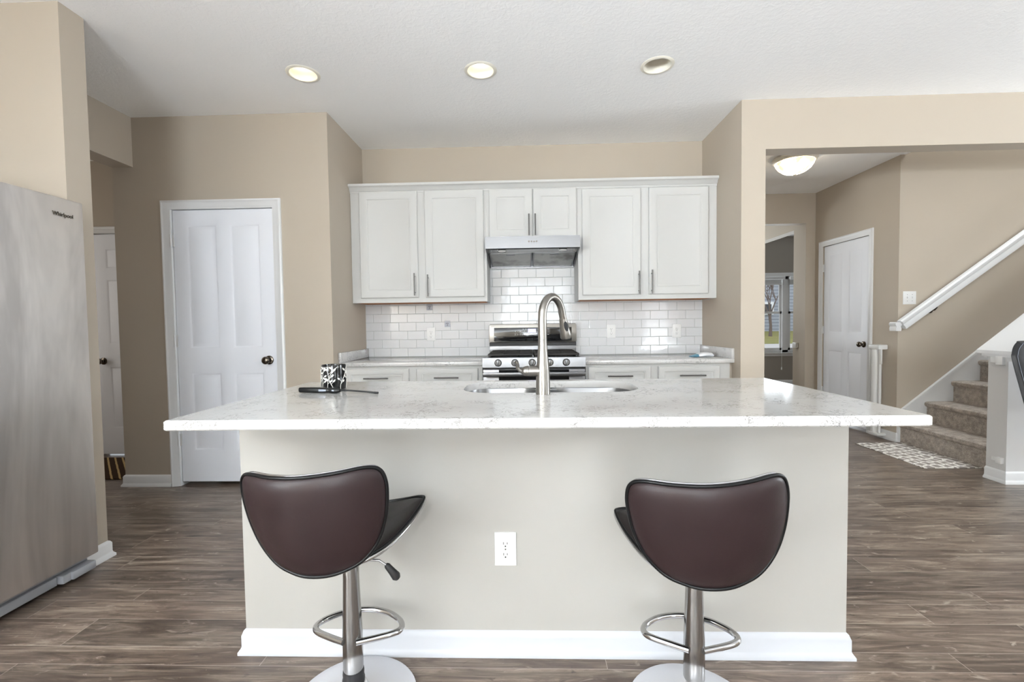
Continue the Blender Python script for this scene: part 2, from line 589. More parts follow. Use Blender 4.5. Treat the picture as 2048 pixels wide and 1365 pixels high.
# ------------------------------------------------------------------ mesh helpers
class MB:
    """collects shapes in world (or local) coordinates and links them as ONE mesh object"""

    def __init__(self):
        self.bm = bmesh.new()

    def box(self, x0, x1, y0, y1, z0, z1, bev=0.0, seg=2):
        b = bmesh.new()
        xs, ys, zs = sorted((x0, x1)), sorted((y0, y1)), sorted((z0, z1))
        vs = [b.verts.new((x, y, z)) for x in xs for y in ys for z in zs]
        for f in ((0, 1, 3, 2), (4, 6, 7, 5), (0, 4, 5, 1), (2, 3, 7, 6), (0, 2, 6, 4), (1, 5, 7, 3)):
            b.faces.new([vs[i] for i in f])
        if bev > 0:
            bmesh.ops.bevel(b, geom=list(b.edges), offset=bev, segments=seg, profile=0.5, affect='EDGES')
        self.add(b)
        return self

    def add(self, b, mat=None):
        if mat is not None:
            bmesh.ops.transform(b, matrix=mat, verts=b.verts)
        bmesh.ops.recalc_face_normals(b, faces=b.faces)
        me = bpy.data.meshes.new('t')
        b.to_mesh(me)
        b.free()
        self.bm.from_mesh(me)
        bpy.data.meshes.remove(me)

    def poly_prism(self, pts, fn, d0, d1, bev=0.0, seg=2):
        """closed outline pts (a, b) extruded from depth d0 to d1; fn(a, b, d) -> world point"""
        b = bmesh.new()
        lo = [b.verts.new(fn(p[0], p[1], d0)) for p in pts]
        hi = [b.verts.new(fn(p[0], p[1], d1)) for p in pts]
        n = len(pts)
        b.faces.new(lo[::-1])
        top = b.faces.new(hi)
        for i in range(n):
            b.faces.new((lo[i], lo[(i + 1) % n], hi[(i + 1) % n], hi[i]))
        if bev:
            bmesh.ops.bevel(b, geom=list(top.edges), offset=bev, segments=seg, profile=0.5, affect='EDGES')
        self.add(b)
        return self

    def loft(self, rings, cap=True, closed=False):
        b = bmesh.new()
        vr = [[b.verts.new(p) for p in r] for r in rings]
        n = len(rings[0])
        last = len(vr) if closed else len(vr) - 1
        for k in range(last):
            A, B = vr[k], vr[(k + 1) % len(vr)]
            for i in range(n):
                b.faces.new((A[i], A[(i + 1) % n], B[(i + 1) % n], B[i]))
        if cap and not closed:
            b.faces.new(vr[0][::-1])
            b.faces.new(vr[-1])
        self.add(b)
        return self

    def tube(self, pts, r, n=12, closed=False):
        pts = [Vector(p) for p in pts]
        m = len(pts)
        rad = r if isinstance(r, (list, tuple)) else [r] * m
        rings = []
        up = None
        for i, p in enumerate(pts):
            if closed:
                t = pts[(i + 1) % m] - pts[i - 1]
            else:
                t = pts[min(i + 1, m - 1)] - pts[max(i - 1, 0)]
            t.normalize()
            if up is None:
                up = Vector((0, 0, 1)) if abs(t.z) < 0.9 else Vector((0, 1, 0))
            a = (up - t * up.dot(t))
            if a.length < 1e-5:
                a = t.orthogonal()
            a.normalize()
            up = a
            bb = t.cross(a)
            rings.append([p + (a * math.cos(2 * PI * k / n) + bb * math.sin(2 * PI * k / n)) * rad[i] for k in range(n)])
        return self.loft(rings, True, closed)

    def lathe(self, prof, c, axis='z', n=32):
        """profile (radius, height) turned about an axis through c"""
        rings = []
        for (r, h) in prof:
            ring = []
            for k in range(n):
                a = 2 * PI * k / n
                q = (max(r, 1e-5) * math.cos(a), max(r, 1e-5) * math.sin(a), h)
                if axis == 'y':
                    q = (q[0], q[2], q[1])
                elif axis == 'x':
                    q = (q[2], q[0], q[1])
                ring.append(Vector(c) + Vector(q))
            rings.append(ring)
        return self.loft(rings, prof[0][0] < 1e-4 and prof[-1][0] < 1e-4)

    def build(self, name, mat, parent=None, smooth=True, angle=40):
        me = bpy.data.meshes.new(name)
        off = Vector((0, 0, 0))
        p = parent
        while p is not None:
            off += Vector(p.location)
            p = p.parent
        if off.length:
            bmesh.ops.translate(self.bm, verts=self.bm.verts, vec=-off)
        self.bm.to_mesh(me)
        self.bm.free()
        me.materials.append(mat)
        o = bpy.data.objects.new(name, me)
        COL.objects.link(o)
        if parent is not None:
            o.parent = parent
        if smooth:
            me.shade_smooth()
            try:
                me.set_sharp_from_angle(angle=math.radians(angle))
            except Exception:
                pass
        return o


def tag(o, label, cat, group=None, kind=None):
    o['label'] = label
    o['category'] = cat
    if group:
        o['group'] = group
    if kind:
        o['kind'] = kind
    return o


def thing(name, label, cat, loc, group=None, kind=None):
    o = bpy.data.objects.new(name, None)
    o.empty_display_size = 0.1
    o.location = loc
    COL.objects.link(o)
    return tag(o, label, cat, group, kind)


def struct(name, mb, mat, smooth=False):
    o = mb.build(name, mat, None, smooth)
    o['kind'] = 'structure'
    return o


def copy_tree(o, parent=None):
    c = o.copy()
    COL.objects.link(c)
    if parent is not None:
        c.parent = parent
    for ch in list(o.children):
        copy_tree(ch, c)
    return c


def panel_face(mb, bounds, rects, rings, fn, edge=0.005, edge_d=-0.004):
    """front face of a panelled door: bounds x0,x1,z0,z1; rects = panels; rings = [(inset, depth)...] inside each panel"""
    b = bmesh.new()
    x0, x1, z0, z1 = bounds
    bx0, bx1, bz0, bz1 = x0 + edge, x1 - edge, z0 + edge, z1 - edge
    V = {}

    def v(x, z, d):
        k = (round(x, 5), round(z, 5), round(d, 5))
        if k not in V:
            V[k] = b.verts.new(fn(x, z, d))
        return V[k]
    xs = sorted({bx0, bx1} | {r[0] for r in rects} | {r[1] for r in rects})
    zs = sorted({bz0, bz1} | {r[2] for r in rects} | {r[3] for r in rects})
    for i in range(len(xs) - 1):
        for j in range(len(zs) - 1):
            cx, cz = (xs[i] + xs[i + 1]) / 2, (zs[j] + zs[j + 1]) / 2
            if any(r[0] < cx < r[1] and r[2] < cz < r[3] for r in rects):
                continue
            b.faces.new((v(xs[i], zs[j], 0), v(xs[i + 1], zs[j], 0), v(xs[i + 1], zs[j + 1], 0), v(xs[i], zs[j + 1], 0)))

    def rect(a, ins, d):
        return [v(a[0] + ins, a[2] + ins, d), v(a[1] - ins, a[2] + ins, d), v(a[1] - ins, a[3] - ins, d), v(a[0] + ins, a[3] - ins, d)]
    for r in rects:
        prev = rect(r, 0, 0)
        for ins, d in rings:
            cur = rect(r, ins, d)
            for k in range(4):
                b.faces.new((prev[k], prev[(k + 1) % 4], cur[(k + 1) % 4], cur[k]))
            prev = cur
        b.faces.new(prev)
    # chamfer to the sides
    bb = (bx0, bx1, bz0, bz1)
    A = rect(bb, 0, 0)
    B = [b.verts.new(fn(*q, edge_d)) for q in ((x0, z0), (x1, z0), (x1, z1), (x0, z1))]
    for k in range(4):
        b.faces.new((A[k], A[(k + 1) % 4], B[(k + 1) % 4], B[k]))
    return b, B


def panel_door(bounds, rects, rings, fn, thick, edge=0.004, edge_d=-0.004):
    """panelled front with a solid back: returns MB"""
    mb = MB()
    b, B = panel_face(mb, bounds, rects, rings, fn, edge, edge_d)
    x0, x1, z0, z1 = bounds
    Cv = [b.verts.new(fn(*q, -thick)) for q in ((x0, z0), (x1, z0), (x1, z1), (x0, z1))]
    for k in range(4):
        b.faces.new((B[k], B[(k + 1) % 4], Cv[(k + 1) % 4], Cv[k]))
    b.faces.new(Cv[::-1])
    mb.add(b)
    return mb


RAISED = [(0.010, -0.008), (0.018, -0.008), (0.040, -0.002)]
CABP = [(0.003, -0.002), (0.010, -0.002), (0.014, -0.006), (0.020, -0.006), (0.024, -0.009)]

# ================================================================== THE SETTING
C = 2.732
XL, XR, YB = -1.418, 1.5325, 4.005
YP = 3.298          # pantry wall front
YR = 3.29           # right wall front

struct('floor', MB().box(-5.4, 7.2, -4.9, 8.7, -0.10, 0.0), M['floor'])

# ceiling with three recessed-light holes and a stairwell opening
CANS = [(-1.343, 2.800), (-0.256, 2.822), (0.813, 2.826)]
CAN_R = 0.082


def ceiling():
    b = bmesh.new()
    h = 0.13
    xs = sorted({-5.4, 7.2, 3.60, 6.9} | {c[0] - h for c in CANS} | {c[0] + h for c in CANS})
    ys = sorted({-4.9, 8.7, 3.42, 4.455, 2.6, 3.05})
    for i in range(len(xs) - 1):
        for j in range(len(ys) - 1):
            x0, x1, y0, y1 = xs[i], xs[i + 1], ys[j], ys[j + 1]
            cx, cy = (x0 + x1) / 2, (y0 + y1) / 2
            if 3.60 < cx < 6.9 and 3.42 < cy < 4.455:
                continue
            can = [c for c in CANS if x0 < c[0] < x1 and y0 < c[1] < y1]
            if not can:
                b.faces.new([b.verts.new(p) for p in ((x0, y0, C), (x1, y0, C), (x1, y1, C), (x0, y1, C))])
                continue
            c = can[0]
            n = 48
            inner, outer = [], []
            for k in range(n):
                a = 2 * PI * (k + 0.5) / n
                ca, sa = math.cos(a), math.sin(a)
                tx = ((x1 - c[0]) if ca > 0 else (c[0] - x0)) / max(abs(ca), 1e-6)
                ty = ((y1 - c[1]) if sa > 0 else (c[1] - y0)) / max(abs(sa), 1e-6)
                t = min(tx, ty)
                outer.append(b.verts.new((c[0] + t * ca, c[1] + t * sa, C)))
                inner.append(b.verts.new((c[0] + CAN_R * ca, c[1] + CAN_R * sa, C)))
            for k in range(n):
                k2 = (k + 1) % n
                b.faces.new((inner[k], inner[k2], outer[k2], outer[k]))
            for (px, py) in ((x0, y0), (x1, y0), (x1, y1), (x0, y1)):
                onx = [q for q in outer if abs(q.co.x - px) < 1e-5]
                ony = [q for q in outer if abs(q.co.y - py) < 1e-5]
                na = min(onx, key=lambda q: abs(q.co.y - py))
                nb = min(ony, key=lambda q: abs(q.co.x - px))
                if na is not nb:
                    b.faces.new((na, nb, b.verts.new((px, py, C))))
    bmesh.ops.recalc_face_normals(b, faces=b.faces)
    mb = MB()
    mb.add(b)
    return mb


struct('ceiling', ceiling(), M['ceiling'])

W = M['wall']
struct('wall_back', MB().box(-1.533, 1.70, YB, 4.12, 0, C), W)
struct('wall_recess_left', MB().box(-1.533, XL, YP, YB, 0, C), W)
struct('wall_recess_right', MB().box(XR, 1.70, YR, YB, 0, C), W)
struct('wall_pantry', MB().box(-3.03, -2.612, YP, 3.413, 0, C).box(-1.832, -1.533, YP, 3.413, 0, C)
       .box(-2.612, -1.832, YP, 3.413, 2.066, C), W)
struct('wall_pantry_side', MB().box(-3.03, -2.915, 3.413, 4.107, 0, C), W)
struct('wall_mudroom', MB().box(-5.3, -4.02, 4.107, 4.22, 0, C).box(-3.22, -2.915, 4.107, 4.22, 0, C)
       .box(-4.02, -3.22, 4.107, 4.22, 2.075, C), W)
struct('wall_fridge', MB().box(-3.07, -2.95, -0.7, 2.131, 0, C), W)
struct('wall_nook', MB().box(-4.8, -3.07, -0.7, -0.58, 0, C).box(-4.8, -4.68, -4.58, -3.6, 0, C).box(-4.8, -4.68, -1.6, -0.7, 0, C)
       .box(-4.8, -4.68, -3.6, -1.6, 0, 0.76).box(-4.8, -4.68, -3.6, -1.6, 2.24, C), W)  # unseen nook, invented to keep its window lamp out of the tile reflection
struct('wall_stub', MB().box(-5.3, -2.184, 2.131, 2.257, 0, C), W)
struct('wall_mudroom_end', MB().box(-5.4, -5.3, 2.1, 4.22, 0, C), W)
struct('wall_left_header', MB().box(-3.03, -2.871, 2.257, YP, 2.374, C), W)
struct('wall_right_header', MB().box(1.70, 7.1, YR, 3.42, 2.388, C), W)
struct('wall_right_far', MB().box(5.8, 7.1, YR, 3.42, 0, 2.388), W)
struct('wall_stair', MB().box(3.555, 7.1, 4.455, 4.57, 0, 5.2), W)
struct('wall_stairwell_upper', MB().box(3.5, 7.1, 3.30, 3.42, C + 0.002, 5.2).box(3.45, 3.60, 3.42, 4.455, C + 0.002, 5.2)
       .box(6.9, 7.1, 3.42, 4.455, 0, 5.2).box(3.45, 7.1, 3.30, 4.57, 5.2, 5.3), W)
struct('wall_closet', MB().box(3.555, 3.67, 4.57, 4.832, 0, C).box(3.555, 3.67, 5.566, 5.708, 0, C)
       .box(3.555, 3.67, 4.832, 5.566, 2.062, C), W)
struct('wall_closet_back', MB().box(3.67, 4.3, 4.57, 4.60, 0, C).box(4.3, 4.4, 4.57, 5.83, 0, C), W)
struct('wall_hall_far', MB().box(1.585, 3.44, 5.708, 5.83, 2.370, C).box(3.44, 3.69, 5.708, 5.83, 0, C)
       .box(1.585, 2.3, 5.708, 5.83, 0, 2.370), W)
struct('wall_hall_left', MB().box(1.585, 1.70, 4.12, 5.708, 0, C), W)
struct('wall_entry', MB().box(3.55, 3.69, 5.83, 6.15, 0, C).box(3.55, 3.69, 6.15, 8.54, 2.370, C), W)
struct('wall_entry_left', MB().box(1.4, 1.52, 5.83, 8.54, 0, C), W)
WY = 8.54
struct('wall_window', MB().box(1.4, 3.62, WY, 8.66, 0, C).box(5.98, 7.1, WY, 8.66, 0, C).box(3.62, 5.98, WY, 8.66, 0, 0.60)
       .box(3.62, 5.98, WY, 8.66, 2.0, C), M['wall_gray'])
struct('wall_front_room', MB().box(7.0, 7.1, 4.57, WY, 0, C).box(4.4, 7.0, 5.70, 5.83, 0, C), M['wall_gray'])
# rear and right walls of the room, with some window openings added for fill lamps
struct('wall_rear', MB().box(-4.8, -4.6, -4.7, -4.58, 0, C).box(-3.8, -0.6, -4.7, -4.58, 0, C).box(-4.6, -3.8, -4.7, -4.58, 2.1, C).box(1.2, 3.2, -4.7, -4.58, 0, C).box(3.96, 7.1, -4.7, -4.58, 0, C)
       .box(-0.6, 1.2, -4.7, -4.58, 0, 0.88).box(-0.6, 1.2, -4.7, -4.58, 2.36, C).box(3.2, 3.96, -4.7, -4.58, 0, 0.5).box(3.2, 3.96, -4.7, -4.58, 2.1, C), W)
struct('wall_right', MB().box(6.98, 7.1, -4.7, -3.5, 0, C).box(6.98, 7.1, -1.7, 1.45, 0, C).box(6.98, 7.1, 2.95, 3.3, 0, C)
       .box(6.98, 7.1, -3.5, -1.7, 0, 0.85).box(6.98, 7.1, -3.5, -1.7, 2.15, C)
       .box(6.98, 7.1, 1.45, 2.95, 0, 0.85).box(6.98, 7.1, 1.45, 2.95, 2.15, C), W)
# the two rear windows, whose panes show the bright sky (reflected in the tile and steel)
M['sky_pane'] = emit('bright_sky_pane', (0.93, 0.97, 1.0, 1), 2.6)
for nm, x0, x1, z0, z1, cols_, lab in (('window_3', -0.6, 1.2, 0.88, 2.36, 3, 'bright window behind the viewer, reflected in the tile over the stove'),
                                       ('window_4', 3.2, 3.96, 0.5, 2.1, 1, 'narrow bright window behind the viewer, reflected in the tile by the right outlet')):
    wt = thing(nm, lab, 'window', ((x0 + x1) / 2, -4.6, z0), kind='structure')
    f = MB()
    f.box(x0, x1, -4.66, -4.60, z0, z0 + 0.06).box(x0, x1, -4.66, -4.60, z1 - 0.06, z1)
    f.box(x0, x0 + 0.06, -4.66, -4.60, z0 + 0.06, z1 - 0.06).box(x1 - 0.06, x1, -4.66, -4.60, z0 + 0.06, z1 - 0.06)
    for k in range(1, cols_):
        xm = x0 + (x1 - x0) * k / cols_
        f.box(xm - 0.05, xm + 0.05, -4.66, -4.60, z0 + 0.06, z1 - 0.06)
    f.build('window_frame', M['trim'], wt, False)
    f = MB()
    zm = (z0 + z1) / 2
    for k in range(cols_):
        xa, xb = x0 + (x1 - x0) * k / cols_ + 0.055, x0 + (x1 - x0) * (k + 1) / cols_ - 0.055
        f.box(xa, xb, -4.66, -4.60, zm - 0.03, zm + 0.03)
    f.build('meeting_rail', M['trim'], wt, False)
    MB().box(x0 + 0.02, x1 - 0.02, -4.68, -4.67, z0 + 0.02, z1 - 0.02).build('pane', M['sky_pane'], wt, False)

# half wall beside the stairs, with its sloping cap
SL = 0.775


def cap_z(x):
    return 0.955 + (x - 3.40) * SL


kn = MB()
kn.poly_prism([(3.40, 0), (5.8, 0), (5.8, min(cap_z(5.8), 2.38)), (5.24, 2.38), (3.40, cap_z(3.40) - 0.03)],
              lambda a, b, d: (a, d, b), 3.30, 3.44)
struct('wall_knee', kn, M['wall_knee'])
cp = MB()
cp.poly_prism([(3.372, cap_z(3.372) - 0.012), (3.372, cap_z(3.372) + 0.012), (5.22, cap_z(5.22) + 0.012), (5.22, cap_z(5.22) - 0.012)],
              lambda a, b, d: (a, d, b), 3.236, 3.502)
cp.poly_prism([(3.39, cap_z(3.39) - 0.075), (3.39, cap_z(3.39) - 0.012), (5.2, cap_z(5.2) - 0.012), (5.2, cap_z(5.2) - 0.075)],
              lambda a, b, d: (a, d, b), 3.262, 3.30)
cp.poly_prism([(3.39, cap_z(3.39) - 0.055), (3.39, cap_z(3.39) - 0.012), (5.2, cap_z(5.2) - 0.012), (5.2, cap_z(5.2) - 0.055)],
              lambda a, b, d: (a, d, b), 3.44, 3.47)
cp.box(3.376, 3.40, 3.262, 3.47, 0.90, 0.945, 0.004)
struct('trim_1', cp, M['trim'], True)


# ---------------------------------------------------------------- baseboards
def bb_profile(h=0.087):
    return [(0.0, 0.0), (0.022, 0.0), (0.022, 0.012), (0.014, 0.022), (0.012, 0.030), (0.012, h - 0.014), (0.006, h - 0.004), (0.0, h)]


def baseboard(name, pts, h=0.087):
    """pts: path in plan whose left-hand side is the room side"""
    pr = bb_profile(h)
    n = len(pts)
    rings = []
    for i in range(n):
        p = Vector((pts[i][0], pts[i][1]))
        dirs = []
        if i > 0:
            dirs.append((p - Vector(pts[i - 1])).normalized())
        if i < n - 1:
            dirs.append((Vector(pts[i + 1]) - p).normalized())
        nm = [Vector((-q.y, q.x)) for q in dirs]
        if len(nm) == 2:
            m = (nm[0] + nm[1])
            m = m / max(0.3, m.dot(nm[0]))
        else:
            m = nm[0]
        rings.append([Vector((p.x + m.x * a, p.y + m.y * a, z)) for a, z in pr])
    return struct(name, MB().loft(rings), M['trim'], True)


# ================================================================== DOORS
def lerp_fn_y(y0):          # viewer looks along +Y
    return lambda x, z, d: Vector((x, y0 - d, z))


def casing(mb, a0, a1, top, wd, fn, z0=0.0):
    """moulded door casing: two jambs and a mitred head; fn(a, z, d)"""
    prof = [(0.0, 0.004), (0.0, 0.014), (0.012, 0.019), (0.022, 0.013), (wd - 0.018, 0.010), (wd - 0.010, 0.006), (wd, 0.004)]

    def pt(u, k):
        if k == 0:
            return (a0 - wd + u, z0)
        if k == 1:
            return (a0 - wd + u, top + wd - u)
        if k == 2:
            return (a1 + wd - u, top + wd - u)
        return (a1 + wd - u, z0)
    prof2 = [(0.0, 0.0)] + [(u, d) for u, d in prof] + [(wd, 0.0)]
    rings = []
    for k in range(4):
        rings.append([fn(pt(u, k)[0], pt(u, k)[1], d) for u, d in prof2])
    mb.loft(rings)
    return mb


def knob(parent, name, c, ax, mat):
    """round door knob with rosette; ax = outward direction 'y-' or 'x-'"""
    prof = [(0.0, 0.0), (0.033, 0.0), (0.033, 0.004), (0.028, 0.008), (0.014, 0.010), (0.011, 0.016), (0.012, 0.028), (0.022, 0.034),
            (0.028, 0.044), (0.029, 0.052), (0.026, 0.060), (0.016, 0.066), (0.0, 0.068)]
    mb = MB()
    mb.lathe([(r, -h) for r, h in prof], c, 'y' if ax == 'y-' else 'x', 28)
    return mb.build(name, mat, parent)


def hinge(parent, c, ax):
    mb = MB()
    if ax == 'y-':
        mb.tube([(c[0], c[1] - 0.006, c[2] - 0.045), (c[0], c[1] - 0.006, c[2] + 0.045)], 0.0065, 10)
        mb.box(c[0], c[0] + 0.022, c[1] - 0.0035, c[1] + 0.001, c[2] - 0.044, c[2] + 0.044)
        for k in (-0.015, 0.015):
            mb.tube([(c[0], c[1] - 0.006, c[2] + k - 0.001), (c[0], c[1] - 0.006, c[2] + k + 0.001)], 0.0078, 10)
    else:
        mb.tube([(c[0] - 0.006, c[1], c[2] - 0.045), (c[0] - 0.006, c[1], c[2] + 0.045)], 0.0065, 10)
        mb.box(c[0] - 0.0035, c[0] + 0.001, c[1] - 0.022, c[1], c[2] - 0.044, c[2] + 0.044)
    return mb.build('hinge', M['trim'], parent)


# pantry door
d1 = thing('door_1', 'white four-panel pantry door with dark knob beside the island', 'door', (-2.222, YP, 0), kind='structure')
fnp = lambda x, z, d: Vector((x, YP + 0.012 - d, z))
mbd = panel_door((-2.600, -1.844, 0.028, 2.056), [(-2.500, -2.271, 1.033, 1.947), (-2.173, -1.948, 1.033, 1.947), (-2.500, -2.271, 0.266, 0.850),
                 (-2.173, -1.948, 0.266, 0.850)], RAISED, fnp, 0.035)
slab = mbd.build('door_panel', M['door'], d1)
mbc = casing(MB(), -2.606, -1.838, 2.060, 0.063, lambda a, z, d: Vector((a, YP - d, z)))
mbc.box(-2.612, -2.603, YP - 0.002, 3.40, 0, 2.066).box(-1.841, -1.832, YP - 0.002, 3.40, 0, 2.066).box(-2.612, -1.832, YP - 0.002, 3.40, 2.059, 2.066)
mbc.build('casing', M['trim'], d1)
for z in (1.832, 1.090, 0.351):
    hinge(d1, (-2.606, YP + 0.004, z), 'y-')
knob(d1, 'knob', (-1.905, YP + 0.012, 0.941), 'y-', M['bronze'])
struct('pantry_shade_sheet', MB().box(-2.612, -1.832, 3.75, 3.77, 0, 2.1), M['shade'])  # near-black sheet; the pantry's darkness is put into its colour

# mud room door
d2 = thing('door_2', 'white six-panel door with dark knob seen past the fridge', 'door', (-3.62, 4.107, 0), kind='structure')
cols = [(-3.887, -3.655), (-3.585, -3.353)]
rows = [(1.75, 1.93), (1.05, 1.645), (0.255, 0.835)]
panel_door((-4.01, -3.23, 0.012, 2.066), [(c0, c1, r0, r1) for c0, c1 in cols for r0, r1 in rows], RAISED,
           lambda x, z, d: Vector((x, 4.107 + 0.012 - d, z)), 0.035).build('door_panel', M['door'], d2)
casing(MB(), -4.014, -3.226, 2.070, 0.060, lambda a, z, d: Vector((a, 4.107 - d, z))).build('casing', M['trim'], d2)
knob(d2, 'knob', (-3.945, 4.119, 0.890), 'y-', M['bronze'])

# closet door beside the stairs
d3 = thing('door_3', 'white four-panel closet door in the hall near the stairs', 'door', (3.555, 5.2, 0), kind='structure')
# fn's first axis runs from far (left in the photo) to near, i.e. a = -y
fnx = lambda a, z, d: Vector((3.555 + 0.012 - d, -a, z))
panel_door((-5.558, -4.838, 0.025, 2.052), [(-5.480, -5.243, 1.033, 1.945), (-5.150, -4.940, 1.033, 1.945), (-5.480, -5.243, 0.26, 0.832),
           (-5.150, -4.940, 0.26, 0.832)], RAISED, fnx, 0.035).build('door_panel', M['door'], d3)
mbc = casing(MB(), -5.562, -4.834, 2.056, 0.062, lambda a, z, d: Vector((3.555 - d, -a, z)))
mbc.build('casing', M['trim'], d3)
for z in (1.80, 1.067, 0.345):
    hinge(d3, (3.559, 5.564, z), 'x-')
knob(d3, 'knob', (3.567, 4.905, 0.921), 'x-', M['bronze'])
MB().box(3.563, 3.5675, 4.839, 4.846, 0.89, 0.95).build('latch', M['bronze'], d3)

baseboard('baseboard_pantry', [(-3.03, 3.413), (-3.03, YP), (-2.670, YP)][::-1])
baseboard('baseboard_stub', [(-2.30, 2.257), (-2.184, 2.257), (-2.184, 2.133)])
baseboard('baseboard_pantry_right', [(-1.774, YP), (-1.42, YP)][::-1])
baseboard('baseboard_right_return', [(1.5345, YR), (1.70, YR), (1.70, 5.70)][::-1])
baseboard('baseboard_closet', [(3.585, 4.455), (3.555, 4.455), (3.555, 4.770)])
baseboard('baseboard_closet_far', [(3.555, 5.628), (3.555, 5.706)])
baseboard('baseboard_knee', [(3.40, 3.44), (3.40, 3.30), (5.8, 3.30)][::-1])
baseboard('baseboard_entry', [(3.69, 6.15), (3.55, 6.15), (3.55, 5.832)][::-1])
baseboard('baseboard_window', [(1.52, 8.54), (7.0, 8.54)][::-1])


# ================================================================== FRONT-ROOM WINDOWS
def sash_window(name, x0, x1, label):
    t = thing(name, label, 'window', ((x0 + x1) / 2, WY, 0.60), kind='structure')
    z0, z1, zm = 0.60, 2.0, 1.335
    f = MB()
    f.box(x0, x0 + 0.05, WY + 0.02, 8.64, z0, z1).box(x1 - 0.05, x1, WY + 0.02, 8.64, z0, z1)
    f.box(x0, x1, WY + 0.02, 8.64, z1 - 0.05, z1).box(x0, x1, WY + 0.02, 8.64, z0, z0 + 0.04)
    f.build('window_frame', M['trim'], t, False)
    for nm, a, b, y in (('upper_sash', zm - 0.02, z1 - 0.05, 8.60), ('lower_sash', z0 + 0.04, zm + 0.02, 8.57)):
        w = 0.045
        s = MB()
        s.box(x0 + 0.05, x0 + 0.05 + w, y, y + 0.025, a, b).box(x1 - 0.05 - w, x1 - 0.05, y, y + 0.025, a, b)
        s.box(x0 + 0.05, x1 - 0.05, y, y + 0.025, a, a + 0.04).box(x0 + 0.05, x1 - 0.05, y, y + 0.025, b - 0.04, b)
        so = s.build(nm, M['trim'], t, False)
        MB().box(x0 + 0.09, x1 - 0.09, y + 0.010, y + 0.014, a + 0.035, b - 0.035).build('pane', M['glass'], so, False)
    return t


sash_window('window_1', 3.62, 4.80, 'tall white sash window beyond the hall showing a bare tree')
sash_window('window_2', 4.80, 5.98, 'white sash window just right of the first, mostly hidden by the hall jamb')
tr = MB()
tr.box(3.56, 3.62, WY - 0.014, WY, 0.58, 2.06).box(5.98, 6.04, WY - 0.014, WY, 0.58, 2.06).box(3.56, 6.04, WY - 0.016, WY, 2.0, 2.065)
tr.box(3.54, 6.06, WY - 0.035, WY + 0.03, 0.575, 0.60, 0.004).box(3.56, 6.04, WY - 0.014, WY, 0.53, 0.575)
struct('trim_2', tr, M['trim'])
for i, (x0, x1, lab) in enumerate(((3.66, 4.76, 'white blind drawn up at the top of the hall-side front window'),
                                   (4.84, 5.94, 'white blind drawn up over the front window nearer the hall jamb'))):
    bl = thing('window_blind', lab, 'blind', ((x0 + x1) / 2, WY, 1.84), 'raised window blinds')
    MB().box(x0, x1, WY - 0.045, WY + 0.02, 1.94, 1.995, 0.004).build('headrail', M['trim'], bl)
    s = MB()
    for k in range(9):
        s.box(x0 + 0.005, x1 - 0.005, WY - 0.04, WY + 0.01, 1.845 + k * 0.0105, 1.8515 + k * 0.0105)
    s.build('slat_stack', M['trim'], bl, False)
    s = MB()
    s.tube([(x1 - 0.06, WY - 0.05, 1.95), (x1 - 0.06, WY - 0.05, 0.30)], 0.0025, 6)
    s.lathe([(0.0, 0.34), (0.006, 0.33), (0.012, 0.30), (0.010, 0.28), (0.0, 0.278)], (x1 - 0.06, WY - 0.05, 0), 'z', 12)
    s.build('pull_cord', M['plastic'], bl)

# outside
g = MB()
g.poly_prism([(8.9, -0.1), (18.0, 0.29), (18.0, 0.15), (8.9, -0.25)], lambda y, z, d: (d, y, z), -40, 70)
tag(g.build('walkway_ground', M['concrete'], None, False), 'pale concrete walk outside the front window', 'pavement', kind='structure')
g = MB()
g.poly_prism([(18.0, 0.30), (27.5, 0.60), (60, 0.62), (60, 0.3), (18.0, 0.15)], lambda y, z, d: (d, y, z), -40, 70)
tag(g.build('lawn_ground', M['grass'], None, False), 'green and straw lawn outside the front window', 'lawn', kind='structure')
hs = thing('neighbour_house', 'gray lap-sided house across the lawn seen through the window', 'house', (16, 27, 0.5))
MB().box(2, 36, 27, 34, 0.3, 9).build('siding_wall', M['siding'], hs, False)
w = MB()
w.box(13.80, 14.42, 26.90, 27.0, 1.56, 2.30)
w.build('window_frame', M['trim'], hs, False)
MB().box(13.88, 14.28, 26.885, 26.91, 1.66, 2.16).build('window_pane', M['dark_glass'], hs, False)
TX, TY, TZ = 11.85, 22.4, 0.44
te = thing('bare_tree', 'leafless tree standing on the lawn outside the front window', 'tree', (TX, TY, TZ))
MB().tube([(TX, TY, TZ - 0.03), (TX + 0.02, TY, TZ + 0.5), (TX - 0.03, TY, TZ + 1.0)], [0.085, 0.06, 0.065], 10).build('trunk', M['bark'], te)
br = MB()


def branch(p, d, l, r, depth):
    q = p + d * l
    mid = (p + q) / 2 + Vector((random.uniform(-.04, .04), random.uniform(-.04, .04), 0)) * l
    br.tube([p, mid, q], [r, r * 0.85, r * 0.68], 6)
    if depth == 0:
        return
    for k in range(3 if depth > 2 else 2):
        dd = (d + Vector((random.uniform(-.7, .7), random.uniform(-.7, .7), random.uniform(0.0, .5)))).normalized()
        branch(q, dd, l * random.uniform(0.62, 0.82), r * 0.62, depth - 1)


for dx, dy in ((-0.35, 0.1), (0.25, -0.2), (0.05, 0.3), (-0.15, -0.3)):
    branch(Vector((TX - 0.03, TY, TZ + 0.92)), Vector((dx, dy, 1)).normalized(), 0.85, 0.034, 4)
br.build('branches', M['bark'], te)

# ================================================================== TILE BACKSPLASH
struct('trim_3', MB().box(XL, XR, YB - 0.008, YB, 0.907, 1.372).box(-0.309, 0.4295, YB - 0.008, YB, 1.372, 1.90), M['tile'])

# ================================================================== UPPER CABINETS
YF = 3.700          # face frame front
YD = 3.680          # door front


